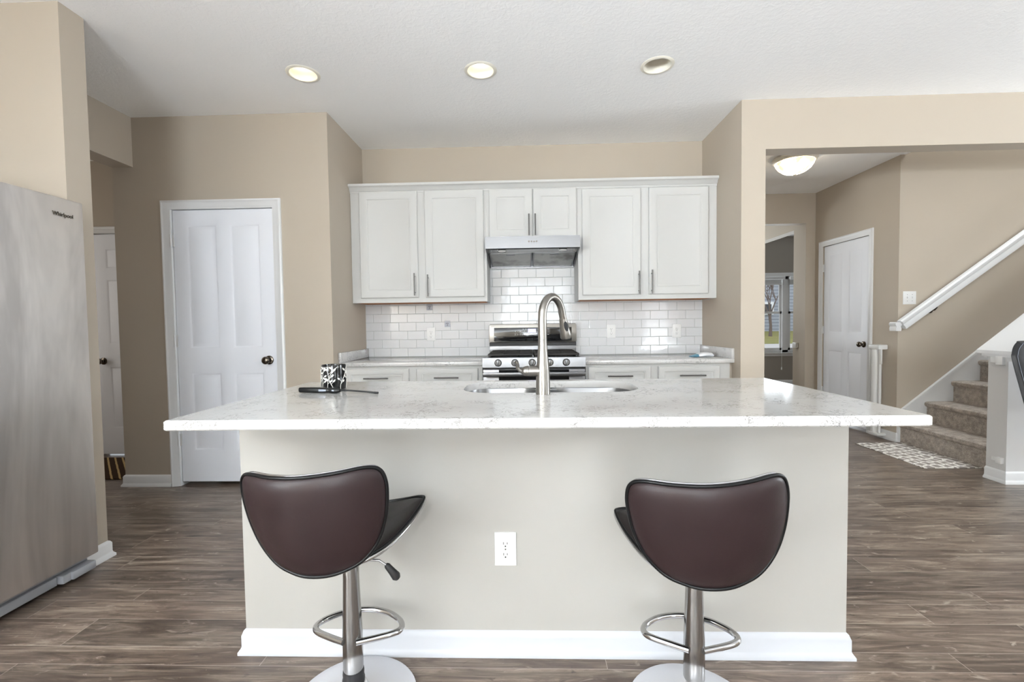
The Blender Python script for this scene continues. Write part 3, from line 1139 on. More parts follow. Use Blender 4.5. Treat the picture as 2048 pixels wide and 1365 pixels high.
def bar_pull(parent, name, p0, p1, out, mat=None):
    """straight bar pull from p0 to p1 with two posts; out = vector from bar back to the door"""
    mb = MB()
    p0, p1, out = Vector(p0), Vector(p1), Vector(out)
    mb.tube([p0, p1], 0.0055, 12)
    for f in (0.14, 0.86):
        q = p0.lerp(p1, f)
        mb.tube([q, q + out], 0.0042, 8)
    return mb.build(name, mat or M['bar_pull'], parent)


def upper(name, label, x0, x1, z0, z1, doors, handles):
    t = thing(name, label, 'cabinet', ((x0 + x1) / 2, YB - 0.01, z0), 'wall cabinets over the cooktop wall')
    b = MB()
    b.box(x0, x0 + 0.016, YF + 0.018, YB - 0.009, z0, z1).box(x1 - 0.016, x1, YF + 0.018, YB - 0.009, z0, z1)
    b.box(x0 + 0.016, x1 - 0.016, YF + 0.018, YB - 0.009, z1 - 0.016, z1)
    b.build('carcass', M['cab'], t, False)
    MB().box(x0 + 0.016, x1 - 0.016, YF + 0.018, YB - 0.009, z0 + 0.001, z0 + 0.018).build('bottom_panel', M['wood_edge'], t, False)
    b = MB()
    xs = [x0] + [v for d in doors for v in d[:2]] + [x1]
    b.box(x0, doors[0][0] + 0.012, YF, YF + 0.018, z0, z1).box(doors[-1][1] - 0.012, x1, YF, YF + 0.018, z0, z1)
    for k in range(len(doors) - 1):
        b.box(doors[k][1] - 0.012, doors[k + 1][0] + 0.012, YF, YF + 0.018, z0, z1)
    for d in doors:
        b.box(d[0] + 0.012, d[1] - 0.012, YF, YF + 0.018, z0, d[2] + 0.012).box(d[0] + 0.012, d[1] - 0.012, YF, YF + 0.018, d[3] - 0.012, z1)
    b.build('face_frame', M['cab'], t, False)
    for (a0, a1, b0, b1), (hx, h0, h1) in zip(doors, handles):
        mb = panel_door((a0, a1, b0, b1), [(a0 + 0.052, a1 - 0.052, b0 + 0.052, b1 - 0.052)], CABP,
                        lambda x, z, d: Vector((x, YD - d, z)), 0.019, 0.006, -0.005)
        o = mb.build('door', M['cab'], t)
        bar_pull(o, 'handle', (hx, YD - 0.030, h0), (hx, YD - 0.030, h1), (0, 0.031, 0))
    return t


ZT = 2.285
upper('wall_cabinet', 'tall white two-door wall cabinet left of the range hood', XL + 0.002, -0.309, 1.372, ZT,
      [(-1.342, -0.868, 1.410, 2.270), (-0.808, -0.329, 1.410, 2.270)], [(-0.893, 1.425, 1.605), (-0.785, 1.415, 1.592)])
upper('wall_cabinet', 'short white two-door wall cabinet directly above the range hood', -0.3085, 0.4290, 1.868, ZT,
      [(-0.285, 0.0655, 1.880, 2.268), (0.0705, 0.418, 1.880, 2.268)], [(0.036, 1.890, 2.060), (0.086, 1.890, 2.060)])
upper('wall_cabinet', 'tall white two-door wall cabinet right of the range hood', 0.4295, XR - 0.002, 1.372, ZT,
      [(0.460, 0.928, 1.408, 2.256), (0.992, 1.462, 1.408, 2.256)], [(0.908, 1.412, 1.594), (1.010, 1.412, 1.600)])

# crown moulding along the three cabinets
cr = MB()
prof = [(0.0, 0.0), (0.006, 0.0), (0.006, 0.012), (0.016, 0.018), (0.022, 0.034), (0.036, 0.044), (0.045, 0.048), (0.045, 0.066), (0.0, 0.066)]
zc0 = 2.262
cr.loft([[Vector((x, YF - a, zc0 + z)) for a, z in prof] for x in (XL + 0.002, XR - 0.002)])
cr.box(XL + 0.002, XR - 0.002, YF - 0.002, YB - 0.009, ZT + 0.001, ZT + 0.043)
tag(cr.build('crown_moulding', M['cab'], None), 'white crown moulding running along the top of the wall cabinets', 'moulding')

# ================================================================== RANGE HOOD
hd = thing('range_hood', 'stainless steel under-cabinet range hood above the stove', 'range hood', (0.06, 3.75, 1.67))
hx0, hx1 = -0.306, 0.4265
b = MB()
prof = [(3.548, 1.864), (3.548, 1.772), (3.560, 1.765), (3.575, 1.768), (3.575, 1.845), (YB - 0.012, 1.845), (YB - 0.012, 1.864)]
b.poly_prism(prof, lambda y, z, d: (d, y, z), hx0, hx1)
for xa in (hx0, hx1 - 0.012):
    b.poly_prism([(3.56, 1.768), (3.56, 1.85), (YB - 0.012, 1.85), (YB - 0.012, 1.672)], lambda y, z, d: (d, y, z), xa, xa + 0.012)
b.box(hx0, hx1, YB - 0.03, YB - 0.010, 1.672, 1.85)
b.build('body', M['steel'], hd, False)


def hood_plane(y):
    return 1.772 + (y - 3.575) * (1.682 - 1.772) / (3.97 - 3.575)


b = MB()
b.poly_prism([(3.576, hood_plane(3.576)), (3.576, hood_plane(3.576) + 0.012), (3.655, hood_plane(3.655) + 0.012), (3.655, hood_plane(3.655))],
             lambda y, z, d: (d, y, z), hx0 + 0.013, hx1 - 0.013)
b.build('light_panel', M['chrome_soft'], hd, False)
for x in (-0.18, 0.30):
    b = MB()
    b.lathe([(0.0, -0.006), (0.028, -0.006), (0.032, 0.0), (0.0, 0.001)], (x, 3.612, hood_plane(3.612)), 'z', 24)
    b.build('lamp_lens', M['plastic'], hd)
for xa, xb in ((hx0 + 0.02, 0.056), (0.066, hx1 - 0.02)):
    b = MB()
    b.poly_prism([(3.664, hood_plane(3.664)), (3.664, hood_plane(3.664) + 0.008), (3.965, hood_plane(3.965) + 0.008), (3.965, hood_plane(3.965))],
                 lambda y, z, d: (d, y, z), xa, xb)
    f = b.build('grease_filter', M['filter'], hd, False)
    b = MB()
    e = 0.010
    for p in (((xa, 3.664), (xb, 3.664 + e)), ((xa, 3.965 - e), (xb, 3.965)), ((xa, 3.664), (xa + e, 3.965)), ((xb - e, 3.664), (xb, 3.965))):
        (ax, ay), (bx_, by) = p
        b.poly_prism([(ay, hood_plane(ay) - 0.003), (ay, hood_plane(ay) + 0.002), (by, hood_plane(by) + 0.002), (by, hood_plane(by) - 0.003)],
                     lambda y, z, d: (d, y, z), ax, bx_)
    b.build('filter_frame', M['steel'], f, False)
    b = MB()
    xm = (xa + xb) / 2
    b.poly_prism([(3.675, hood_plane(3.675) - 0.004), (3.675, hood_plane(3.675)), (3.705, hood_plane(3.705)), (3.705, hood_plane(3.705) - 0.004)],
                 lambda y, z, d: (d, y, z), xm - 0.035, xm + 0.035)
    b.build('filter_latch', M['steel'], f, False)
for k in range(4):
    b = MB()
    b.lathe([(0.0, -0.007), (0.0052, -0.007), (0.0062, -0.005), (0.0062, 0.001), (0, 0.001)], (0.033 + k * 0.0195, 3.548, 1.822), 'y', 16)
    b.build('push_button', M['bronze'], hd)
b = MB()
for k in range(4):
    b.box(0.0305 + k * 0.0195, 0.0355 + k * 0.0195, 3.5472, 3.5482, 1.804, 1.8065)
b.build('button_marks', M['bar_pull'], hd, False)

# ================================================================== BACK WORKTOPS AND BASE CABINETS
ZC = 0.907
YCF = 3.379


def worktop(name, label, x0, x1, side):
    t = thing(name, label, 'countertop', ((x0 + x1) / 2, 3.69, ZC - 0.03))
    MB().box(x0, x1, YCF, YB - 0.009, ZC - 0.031, ZC, 0.004).build('slab', M['quartz'], t)
    xa, xb = (x0, x0 + 0.02) if side < 0 else (x1 - 0.02, x1)
    MB().box(xa, xb, YCF + 0.004, YB - 0.009, ZC + 0.0005, ZC + 0.076, 0.002).build('side_splash', M['quartz'], t)
    return t


worktop('countertop', 'white quartz counter along the back wall left of the stove', XL + 0.001, -0.326, -1)
worktop('countertop', 'white quartz counter along the back wall right of the stove', 0.441, XR - 0.001, 1)


def base_cab(label, x0, x1, drawers):
    t = thing('base_cabinet', label, 'cabinet', ((x0 + x1) / 2, 3.69, 0), 'white base cabinets on the back wall')
    yf = 3.405
    b = MB()
    b.box(x0, x1, yf + 0.018, YB - 0.01, 0.10, ZC - 0.032).box(x0 + 0.01, x1 - 0.01, yf + 0.075, YB - 0.02, 0, 0.10)
    b.build('carcass', M['cab'], t, False)
    MB().box(x0, x1, yf, yf + 0.0175, 0.10, ZC - 0.032).build('face_frame', M['cab'], t, False)
    for a0, a1, hx0, hx1 in drawers:
        mb = panel_door((a0, a1, 0.715, 0.856), [(a0 + 0.036, a1 - 0.036, 0.745, 0.826)], CABP, lambda x, z, d: Vector((x, yf - 0.019 - d, z)), 0.0185, 0.006, -0.005)
        o = mb.build('drawer', M['cab'], t)
        bar_pull(o, 'handle', (hx0, yf - 0.049, 0.789), (hx1, yf - 0.049, 0.789), (0, 0.031, 0))
        mb = panel_door((a0, a1, 0.125, 0.700), [(a0 + 0.052, a1 - 0.052, 0.177, 0.648)], CABP, lambda x, z, d: Vector((x, yf - 0.019 - d, z)), 0.0185, 0.006, -0.005)
        o = mb.build('door', M['cab'], t)
        hx = a1 - 0.03 if a0 < (x0 + x1) / 2 - 0.2 else a0 + 0.03
        bar_pull(o, 'handle', (hx, yf - 0.049, 0.50), (hx, yf - 0.049, 0.67), (0, 0.031, 0))
    return t


base_cab('white base cabinet with drawers under the counter left of the stove', XL + 0.003, -0.330,
         [(-1.372, -0.887, -1.221, -1.035), (-0.830, -0.362, -0.689, -0.505)])
base_cab('white base cabinet with drawers under the counter right of the stove', 0.445, XR - 0.025,
         [(0.462, 0.922, 0.602, 0.785), (0.980, 1.430, 1.128, 1.316)])
tag(MB().box(XR - 0.0245, XR - 0.001, 3.425, 3.44, 0.0, ZC - 0.032).build('filler_strip', M['wall'], None, False),
    'narrow beige filler strip beside the right base cabinet', 'filler strip')

# ================================================================== STOVE
st = thing('gas_range', 'stainless steel gas stove with five knobs against the tiled wall', 'stove', (0.057, 3.68, 0))
sx0, sx1 = -0.322, 0.434
MB().box(sx0 + 0.004, sx1 - 0.004, 3.385, 3.985, 0.02, 0.868).build('body', M['graymetal'], st, False)
MB().box(sx0, sx1, 3.345, 3.945, 0.870, 0.932, 0.004).build('cooktop', M['steel'], st)
b = MB()
b.box(sx0 + 0.03, sx1 - 0.03, 3.41, 3.90, 0.9325, 0.936)
b.build('burner_tray', M['dark_glass'], st, False)
for ga, gb in ((sx0 + 0.035, 0.052), (0.062, sx1 - 0.035)):
    b = MB()
    for y in (3.42, 3.58, 3.735, 3.89):
        b.box(ga, gb, y - 0.008, y + 0.008, 0.945, 0.962, 0.003, 1)
    for x in (ga + 0.008, (ga * 2 + gb) / 3, (ga + 2 * gb) / 3, gb - 0.008):
        b.box(x - 0.007, x + 0.007, 3.42, 3.89, 0.944, 0.961, 0.003, 1)
    for x in (ga + 0.01, gb - 0.01):
        for y in (3.425, 3.885):
            b.box(x - 0.007, x + 0.007, y - 0.007, y + 0.007, 0.9365, 0.945)
    b.build('burner_grate', M['iron'], st)
for x in (-0.16, 0.27):
    for y in (3.53, 3.78):
        b = MB()
        b.lathe([(0.0, 0.9365), (0.045, 0.9365), (0.045, 0.944), (0.03, 0.945), (0.03, 0.952), (0.0, 0.953)], (x, y, 0), 'z', 20)
        b.build('burner', M['iron'], st)
b = MB()
b.poly_prism([(3.318, 0.866), (3.325, 0.936), (3.3445, 0.936), (3.3445, 0.866)], lambda y, z, d: (d, y, z), sx0, sx1)
b.build('control_panel', M['steel'], st, False)
for x in (-0.206, -0.082, 0.044, 0.172, 0.293):
    b = MB()
    b.lathe([(0.0, 0.001), (0.026, 0.001), (0.027, -0.006), (0.023, -0.016), (0.021, -0.018), (0.0, -0.018)], (x, 3.322, 0.900), 'y', 28)
    k = b.build('knob', M['bar_pull'], st)
    b = MB()
    b.box(x - 0.0065, x + 0.0065, 3.291, 3.306, 0.878, 0.922, 0.003)
    b.build('knob_grip', M['steel'], k)
MB().box(sx0 + 0.004, sx1 - 0.004, 3.352, 3.384, 0.850, 0.8655).build('vent_gap', M['tub'], st, False)
MB().box(sx0 + 0.002, sx1 - 0.002, 3.340, 3.384, 0.16, 0.849, 0.004).build('oven_door', M['steel'], st)
MB().box(sx0 + 0.12, sx1 - 0.12, 3.3375, 3.3399, 0.30, 0.846).build('oven_window', M['dark_glass'], st, False)
b = MB()
b.box(sx0 + 0.004, sx1 - 0.004, 3.285, 3.300, 0.800, 0.832, 0.005)
for x in (sx0 + 0.09, sx1 - 0.09):
    b.box(x - 0.028, x + 0.028, 3.299, 3.3400, 0.803, 0.829, 0.003)
b.build('oven_handle', M['steel'], st)
MB().box(sx0 + 0.002, sx1 - 0.002, 3.345, 3.384, 0.03, 0.155, 0.004).build('bottom_drawer', M['steel'], st)
for x in (sx0 + 0.05, sx1 - 0.05):
    for y in (3.43, 3.93):
        MB().lathe([(0.0, 0.0), (0.018, 0.0), (0.018, 0.02), (0, 0.02)], (x, y, 0), 'z', 12).build('foot', M['rubber'], st)
# back console
bx0, bx1 = -0.319, 0.437
b = MB()
pr = [(bx0 + 0.012, 1.024), (bx1 - 0.012, 1.024), (bx1, 1.032), (bx1, 1.172), (bx1 - 0.012, 1.186), (bx0 + 0.012, 1.186), (bx0, 1.172), (bx0, 1.032)]
b.poly_prism(pr, lambda x, z, d: (x, 3.945 - d, z), -0.045, 0.025, 0.006)
cons = b.build('console', M['nickel'], st)
b = MB()
b.poly_prism([(-0.272, 1.035), (0.391, 1.035), (0.394, 1.038), (0.394, 1.150), (0.391, 1.153), (-0.272, 1.153), (-0.275, 1.150), (-0.275, 1.038)],
             lambda x, z, d: (x, 3.920 - d, z), 0.0, 0.004, 0.0015)
pan = b.build('touch_panel', M['dark_glass'], cons)
b = MB()
rows_ = [(1.139, [(-0.028, 0.012), (-0.006, 0.012)]), (1.121, [(-0.095, .012), (-0.072, .007), (-0.054, .008), (-0.036, .004), (-0.018, .014)]),
         (1.113, [(-0.095, .012), (-0.072, .009), (-0.054, .011), (-0.036, .006), (-0.018, .010)]),
         (1.097, [(-0.095, .013), (-0.072, .008), (-0.052, .010), (-0.034, .009)]), (1.089, [(-0.095, .012), (-0.072, .008), (-0.054, .010), (-0.036, .012)])]
for z, its in rows_:
    for x, w_ in its:
        b.box(x, x + w_, 3.9145, 3.9162, z, z + 0.003)
b.build('button_print', M['print'], pan, False)
b = MB()
for r in range(5):
    for x, w_ in ((0.165, 0.012), (0.185, 0.014), (0.203, 0.005)):
        if r == 4 and w_ < 0.013:
            continue
        b.box(x, x + w_, 3.9145, 3.9162, 1.139 - r * 0.0125, 1.142 - r * 0.0125)
b.build('button_print', M['print'], pan, False)
MB().box(0.018, 0.088, 3.9143, 3.9161, 1.108, 1.142).build('reflection_patch', M['console_glow'], pan, False)  # glowing patch painted in for a reflection, not a clock
b = MB()
b.box(bx0 + 0.003, bx1 - 0.003, 3.935, 3.985, 0.996, 1.0235)
b.build('vent_slot', M['tub'], st, False)
MB().box(bx0 + 0.003, bx1 - 0.003, 3.947, 3.985, 0.933, 0.9955, 0.002).build('back_guard', M['steel'], st)


# ================================================================== OUTLETS AND SWITCH
def outlet(label, c, group, big=1.0):
    """duplex outlet on a wall facing -Y; c = centre on the wall surface"""
    x, y, z = c
    t = thing('outlet', label, 'outlet', c, group)
    w_, h_ = 0.0385 * big, 0.060 * big
    b = MB()
    b.poly_prism([(x - w_, z - h_), (x + w_, z - h_), (x + w_, z + h_), (x - w_, z + h_)], lambda a, q, d: (a, y - d, q), 0.0, 0.006, 0.003)
    b.build('cover_plate', M['plastic'], t)
    for dz in (-0.0195, 0.0195):
        o = []
        for k in range(24):
            a = 2 * PI * k / 24
            o.append((x + max(-0.0165, min(0.0165, 0.0185 * math.cos(a))), z + dz + 0.0145 * math.sin(a)))
        b = MB()
        b.poly_prism(o, lambda a, q, d: (a, y - d, q), 0.006, 0.0082, 0.0006)
        r = b.build('receptacle', M['plastic'], t)
        b = MB()
        for sx, hh in ((-0.0065, 0.0042), (0.0065, 0.0034)):
            b.box(x + sx - 0.0011, x + sx + 0.0011, y - 0.0086, y - 0.0080, z + dz + 0.003 - hh, z + dz + 0.003 + hh)
        b.lathe([(0.0, 0.0004), (0.0026, 0.0004), (0.0026, -0.0004), (0.0, -0.0004)], (x, y - 0.0083, z + dz - 0.0075), 'y', 12)
        b.build('slots', M['plastic_dark'], r, False)
    b = MB()
    b.lathe([(0.0, -0.0075), (0.0025, -0.007), (0.003, -0.005), (0.0, -0.005)], (x, y, z), 'y', 12)
    b.build('screw', M['bar_pull'], t)
    return t


YT = YB - 0.0082
outlet('white wall outlet on the tile left of the stove', (-0.837, YT, 1.104), 'outlets on the tile backsplash', 0.98)
outlet('white outlet on the tile nearest the stove on its right', (0.746, YT, 1.110), 'outlets on the tile backsplash', 0.98)
outlet('white outlet on the tile near the right end of the back counter', (1.313, YT, 1.106), 'outlets on the tile backsplash', 0.98)

sw = thing('light_switch', 'white double light switch plate on the stair wall', 'switch', (3.657, 4.455, 1.384))
b = MB()
b.poly_prism([(3.597, 1.322), (3.717, 1.322), (3.717, 1.446), (3.597, 1.446)], lambda a, q, d: (a, 4.455 - d, q), 0.0, 0.006, 0.003)
b.build('cover_plate', M['plastic'], sw)
for x in (3.634, 3.680):
    b = MB()
    b.box(x - 0.005, x + 0.005, 4.438, 4.450, 1.378, 1.396, 0.002)
    b.build('toggle', M['plastic'], sw)
for x in (3.634, 3.680):
    for z in (1.354, 1.414):
        b = MB()
        b.lathe([(0.0, -0.0015), (0.0028, -0.001), (0.0028, 0.001), (0, 0.001)], (x, 4.449, z), 'y', 10)
        b.build('screw', M['bar_pull'], sw)


def hook(label, x, z):
    t = thing('adhesive_hook', label, 'hook', (x, YT, z), 'clear adhesive hooks on the tile')
    b = MB()
    b.poly_prism([(x - 0.026, z - 0.027), (x + 0.026, z - 0.027), (x + 0.026, z + 0.027), (x - 0.026, z + 0.027)], lambda a, q, d: (a, YT - d, q), 0, 0.0025, 0.001)
    b.build('backing', M['hookplastic'], t)
    b = MB()
    b.tube([(x - 0.012, YT - 0.004, z + 0.004), (x, YT - 0.008, z + 0.006), (x + 0.012, YT - 0.004, z + 0.004)], 0.0022, 8)
    b.tube([(x, YT - 0.003, z - 0.004), (x, YT - 0.012, z - 0.014), (x, YT - 0.016, z - 0.010)], 0.0024, 8)
    b.build('hook_arm', M['bar_pull'], t)


hook('clear square adhesive hook on the tile just under the left wall cabinet', -0.847, 1.343)
hook('clear square adhesive hook on the tile above and right of the left outlet', -0.690, 1.193)

# packet on the right back counter
pk = thing('wipes_packet', 'crumpled white packet with a teal end on the right back counter', 'packet', (1.375, 3.60, ZC))
rings = []
N = 15
for i in range(N):
    t_ = i / (N - 1)
    x = 1.292 + 0.165 * t_
    hh = 0.006 + 0.030 * math.sin(min(1, t_ * 1.15) * PI * 0.62) ** 1.2
    if i == N - 1:
        hh = 0.020
    wd = 0.055 * (0.72 + 0.28 * math.sin(t_ * PI))
    ring = []
    for k in range(16):
        a = 2 * PI * k / 16
        ca, sa = math.cos(a), math.sin(a)
        wob = 1 + 0.10 * math.sin(5 * a + 7 * t_)
        ring.append(Vector((x, 3.60 + wd * ca * wob, ZC + 0.001 + hh * 0.5 * (1 + math.copysign(abs(sa) ** 0.8, sa)))))
    rings.append(ring)
MB().loft(rings[4:]).build('film', M['packet'], pk)
MB().loft(rings[:5]).build('printed_end', M['packet_teal'], pk)

# ================================================================== ISLAND
IX0, IX1, IY0, IY1 = -1.0305, 1.1064, 1.585, 2.13
isl = thing('kitchen_island', 'pale painted kitchen island base with white baseboard facing the stools', 'kitchen island', (0.038, 1.86, 0))
ZI = 0.882
b = MB()
b.box(IX0, IX1, IY0, IY0 + 0.11, 0, ZI)
b.build('front_panel', M['wall_island'], isl, False)
for xa in (IX0, IX1 - 0.02):
    MB().box(xa, xa + 0.02, IY0 + 0.11, IY1, 0, ZI).build('end_panel', M['wall_island'], isl, False)
MB().box(IX0 + 0.02, IX1 - 0.02, IY0 + 0.11, IY1, 0.09, 0.11).build('bottom_shelf', M['cab'], isl, False)
b = MB()
pr = [(0.0, 0.0), (0.022, 0.0), (0.022, 0.010), (0.015, 0.020), (0.012, 0.026), (0.012, 0.066), (0.009, 0.074), (0.006, 0.083), (0.0, 0.0875)]
path = [(IX0, IY1), (IX0, IY0), (IX1, IY0), (IX1, IY1)]
nrm = [(-1, 0), (-1, -1), (1, -1), (1, 0)]
b.loft([[Vector((p[0] + n_[0] * a, p[1] + n_[1] * a, z)) for a, z in pr] for p, n_ in zip(path, nrm)])
b.build('baseboard', M['trim_cool_dimmed'], isl)
for k in range(4):
    a0 = IX0 + 0.02 + k * (IX1 - IX0 - 0.04) / 4 + 0.01
    a1 = IX0 + 0.02 + (k + 1) * (IX1 - IX0 - 0.04) / 4 - 0.01
    panel_door((-a1, -a0, 0.12, 0.86), [(-a1 + 0.05, -a0 - 0.05, 0.17, 0.81)], CABP, lambda a, z, d: Vector((-a, IY1 + d, z)), 0.019).build('door', M['cab'], isl)

# island worktop with the sink cut-out
WX0, WX1, WY0, WY1 = -1.056, 1.119, 1.280, 2.167
SX0, SX1, SY0, SY1, SRAD = -0.262, 0.458, 1.762, 2.112, 0.125


def rrect(x0, x1, y0, y1, r, n=8):
    pts = []
    for cx, cy, a0 in ((x1 - r, y1 - r, 0), (x0 + r, y1 - r, PI / 2), (x0 + r, y0 + r, PI), (x1 - r, y0 + r, 1.5 * PI)):
        for k in range(n + 1):
            a = a0 + k * PI / 2 / n
            pts.append((cx + r * math.cos(a), cy + r * math.sin(a)))
    return pts


def ray_to_rect(c, p, x0, x1, y0, y1):
    dx, dy = p[0] - c[0], p[1] - c[1]
    tx = ((x1 - c[0]) if dx > 0 else (x0 - c[0])) / dx if abs(dx) > 1e-6 else 1e9
    ty = ((y1 - c[1]) if dy > 0 else (y0 - c[1])) / dy if abs(dy) > 1e-6 else 1e9
    t = min(tx, ty)
    return (c[0] + dx * t, c[1] + dy * t)


def slab_with_hole():
    zt, zb = 0.914, 0.8835
    hole = rrect(SX0, SX1, SY0, SY1, SRAD)
    e = 0.004
    b = bmesh.new()
    # outer outline: corners inserted between the projected points
    c = ((SX0 + SX1) / 2, (SY0 + SY1) / 2)

    def ring(x0, x1, y0, y1, z):
        return [b.verts.new((*ray_to_rect(c, p, x0, x1, y0, y1), z)) for p in hole]
    n = len(hole)
    ins = [b.verts.new((p[0], p[1], zt)) for p in hole]
    inb = [b.verts.new((p[0], p[1], zb)) for p in hole]
    R1 = ring(WX0 + e, WX1 - e, WY0 + e, WY1 - e, zt)
    R2 = ring(WX0, WX1, WY0, WY1, zt - e)
    R3 = ring(WX0, WX1, WY0, WY1, zb + e)
    R4 = ring(WX0 + e, WX1 - e, WY0 + e, WY1 - e, zb)
    chain = [inb, ins, R1, R2, R3, R4, inb]
    cor = {}
    for lvl, (x0, x1, y0, y1, z) in {2: (WX0 + e, WX1 - e, WY0 + e, WY1 - e, zt), 3: (WX0, WX1, WY0, WY1, zt - e),
                                     4: (WX0, WX1, WY0, WY1, zb + e), 5: (WX0 + e, WX1 - e, WY0 + e, WY1 - e, zb)}.items():
        cor[lvl] = [b.verts.new(q) for q in ((x1, y1, z), (x0, y1, z), (x0, y0, z), (x1, y0, z))]

    def corner_between(i):
        """corner index if the outer outline turns between point i and i+1"""
        p, q = R2[i].co, R2[(i + 1) % n].co
        if abs(p.x - q.x) > 1e-5 and abs(p.y - q.y) > 1e-5:
            cx = WX1 if max(p.x, q.x) > WX1 - 1e-4 else WX0
            cy = WY1 if max(p.y, q.y) > WY1 - 1e-4 else WY0
            return {(WX1, WY1): 0, (WX0, WY1): 1, (WX0, WY0): 2, (WX1, WY0): 3}[(cx, cy)]
        return None
    for k in range(6):
        A, B = chain[k], chain[k + 1]
        for i in range(n):
            j = (i + 1) % n
            ci = corner_between(i)
            f = [A[i]]
            if ci is not None and k in (2, 3, 4):
                b.faces.new((A[i], cor[k][ci], cor[k + 1][ci], B[i]))
                b.faces.new((cor[k][ci], A[j], B[j], cor[k + 1][ci]))
            elif ci is not None and k == 1:
                b.faces.new((A[i], A[j], B[j], cor[2][ci], B[i]))
            elif ci is not None and k == 5:
                b.faces.new((A[i], cor[5][ci], A[j], B[j], B[i]))
            else:
                b.faces.new((A[i], A[j], B[j], B[i]))
    mb = MB()
    mb.add(b)
    return mb


tag(slab_with_hole().build('island_countertop', M['quartz'], None, True, 30), 'large white quartz island countertop with gray flecks, overhanging toward the stools', 'countertop')

# sink: two steel bowls under the cut-out
sk = thing('sink', 'undermount stainless steel double-bowl sink set in the island countertop', 'sink', (0.098, 1.937, 0.65))


def bowl(x0, x1, y0, y1, depth):
    b = bmesh.new()
    zt = 0.8825
    specs = [(-0.016, zt - 0.0015, 0.135), (-0.016, zt, 0.135), (0.0, zt, 0.11), (0.004, zt - 0.01, 0.10), (0.012, zt - depth + 0.03, 0.085), (0.035, zt - depth, 0.06)]
    rs = []
    for ins, z, r in specs:
        w_, h_ = (x1 - x0) / 2 - ins, (y1 - y0) / 2 - ins
        r = min(r, w_ - 0.002, h_ - 0.002)
        rs.append([b.verts.new((p[0], p[1], z)) for p in rrect(x0 + ins, x1 - ins, y0 + ins, y1 - ins, r, 6)])
    n = len(rs[0])
    for A, B in zip(rs, rs[1:]):
        for i in range(n):
            b.faces.new((A[i], A[(i + 1) % n], B[(i + 1) % n], B[i]))
    b.faces.new(rs[-1][::-1])
    mb = MB()
    mb.add(b)
    return mb


bowl(SX0 - 0.004, 0.060, SY0 - 0.004, SY1 + 0.004, 0.17).build('left_bowl', M['sinksteel'], sk)
bowl(0.0925, SX1 + 0.004, SY0 - 0.004, SY1 + 0.004, 0.20).build('right_bowl', M['sinksteel'], sk)
for x, dp in ((-0.10, 0.17), (0.277, 0.20)):
    b = MB()
    b.lathe([(0.0, 0.0), (0.040, 0.0), (0.043, 0.003), (0.030, 0.004), (0.026, -0.0005), (0.0, -0.0008)], (x, 1.937, 0.8825 - dp + 0.001), 'z', 24)
    b.build('drain', M['chrome_soft'], sk)

# island outlet
outlet('white wall outlet on the front of the island between the stools', (-0.0815, IY0 - 0.0002, 0.385), None, 1.0)

# ================================================================== FAUCET
fa = thing('faucet', 'brushed nickel pull-down gooseneck faucet on the island beside the sink', 'faucet', (0.063, 1.725, 0.914))
FX, FY, FZ = 0.063, 1.725, 0.914
b = MB()
b.lathe([(0.0, 0.0), (0.0275, 0.0), (0.0275, 0.006), (0.0268, 0.03), (0.0255, 0.085), (0.0215, 0.13), (0.0175, 0.175), (0.0165, 0.207), (0.0165, 0.2085), (0.0, 0.2085)], (FX, FY, FZ), 'z', 32)
b.build('body', M['nickel'], fa)
dxy = Vector((0.105, 0.125, 0)).normalized()
reach = 0.150
pts = [(FX, FY, FZ + 0.209), (FX, FY, FZ + 0.25), (FX, FY, FZ + 0.285)]
r_ = reach / 2 * 0.86
base = Vector((FX, FY, FZ + 0.293))
for k in range(1, 13):
    a = PI - k * (PI * 0.93) / 12
    pts.append(base + dxy * (r_ + r_ * math.cos(a)) + Vector((0, 0, r_ * 1.22 * math.sin(a))))
end = Vector(pts[-1])
dn = (Vector(pts[-1]) - Vector(pts[-2])).normalized()
pts.append(end + dn * 0.02)
rad = [0.0165] * 3 + [0.0162 - 0.0002 * k for k in range(13)]
b = MB()
b.tube(pts, rad, 20)
b.build('gooseneck', M['nickel'], fa)
e0 = Vector(pts[-1])
e1 = e0 + dn * 0.085
b = MB()
b.tube([e0, e0 + dn * 0.002, e0 + dn * 0.003, e0 + dn * 0.03, e0 + dn * 0.06, e1 - dn * 0.004, e1], [0.0138, 0.0138, 0.0150, 0.0175, 0.0215, 0.0235, 0.022], 24)
sh = b.build('spray_head', M['nickel'], fa)
# oval button faces the camera side
side = (Vector((0.35, -1, 0)) - dn * Vector((0.35, -1, 0)).dot(dn)).normalized()
cx_ = e0 + dn * 0.034
ax2 = dn.cross(side).normalized()
rings = []
for s, dep in ((1.0, 0.012), (1.0, 0.0195), (0.7, 0.0205)):
    rings.append([cx_ + dn * (0.020 * s * math.cos(2 * PI * k / 24)) + ax2 * (0.0085 * s * math.sin(2 * PI * k / 24)) + side * (dep + 0.0012 * math.cos(2 * PI * k / 24)) for k in range(24)])
MB().loft(rings).build('spray_button', M['rubber'], sh)
b = MB()
b.tube([e1 - dn * 0.001, e1 + dn * 0.004], [0.0195, 0.0185], 20)
b.build('nozzle', M['rubber'], sh)
b = MB()
hz = FZ + 0.088
b.tube([(FX + 0.002, FY, hz), (FX - 0.045, FY, hz), (FX - 0.052, FY, hz)], [0.0205, 0.0205, 0.0205], 24)
b.build('valve_housing', M['nickel'], fa)
b = MB()
b.tube([(FX - 0.0535, FY, hz), (FX - 0.060, FY, hz), (FX - 0.072, FY, hz), (FX - 0.080, FY, hz), (FX - 0.084, FY, hz)], [0.0200, 0.0205, 0.0175, 0.011, 0.003], 24)
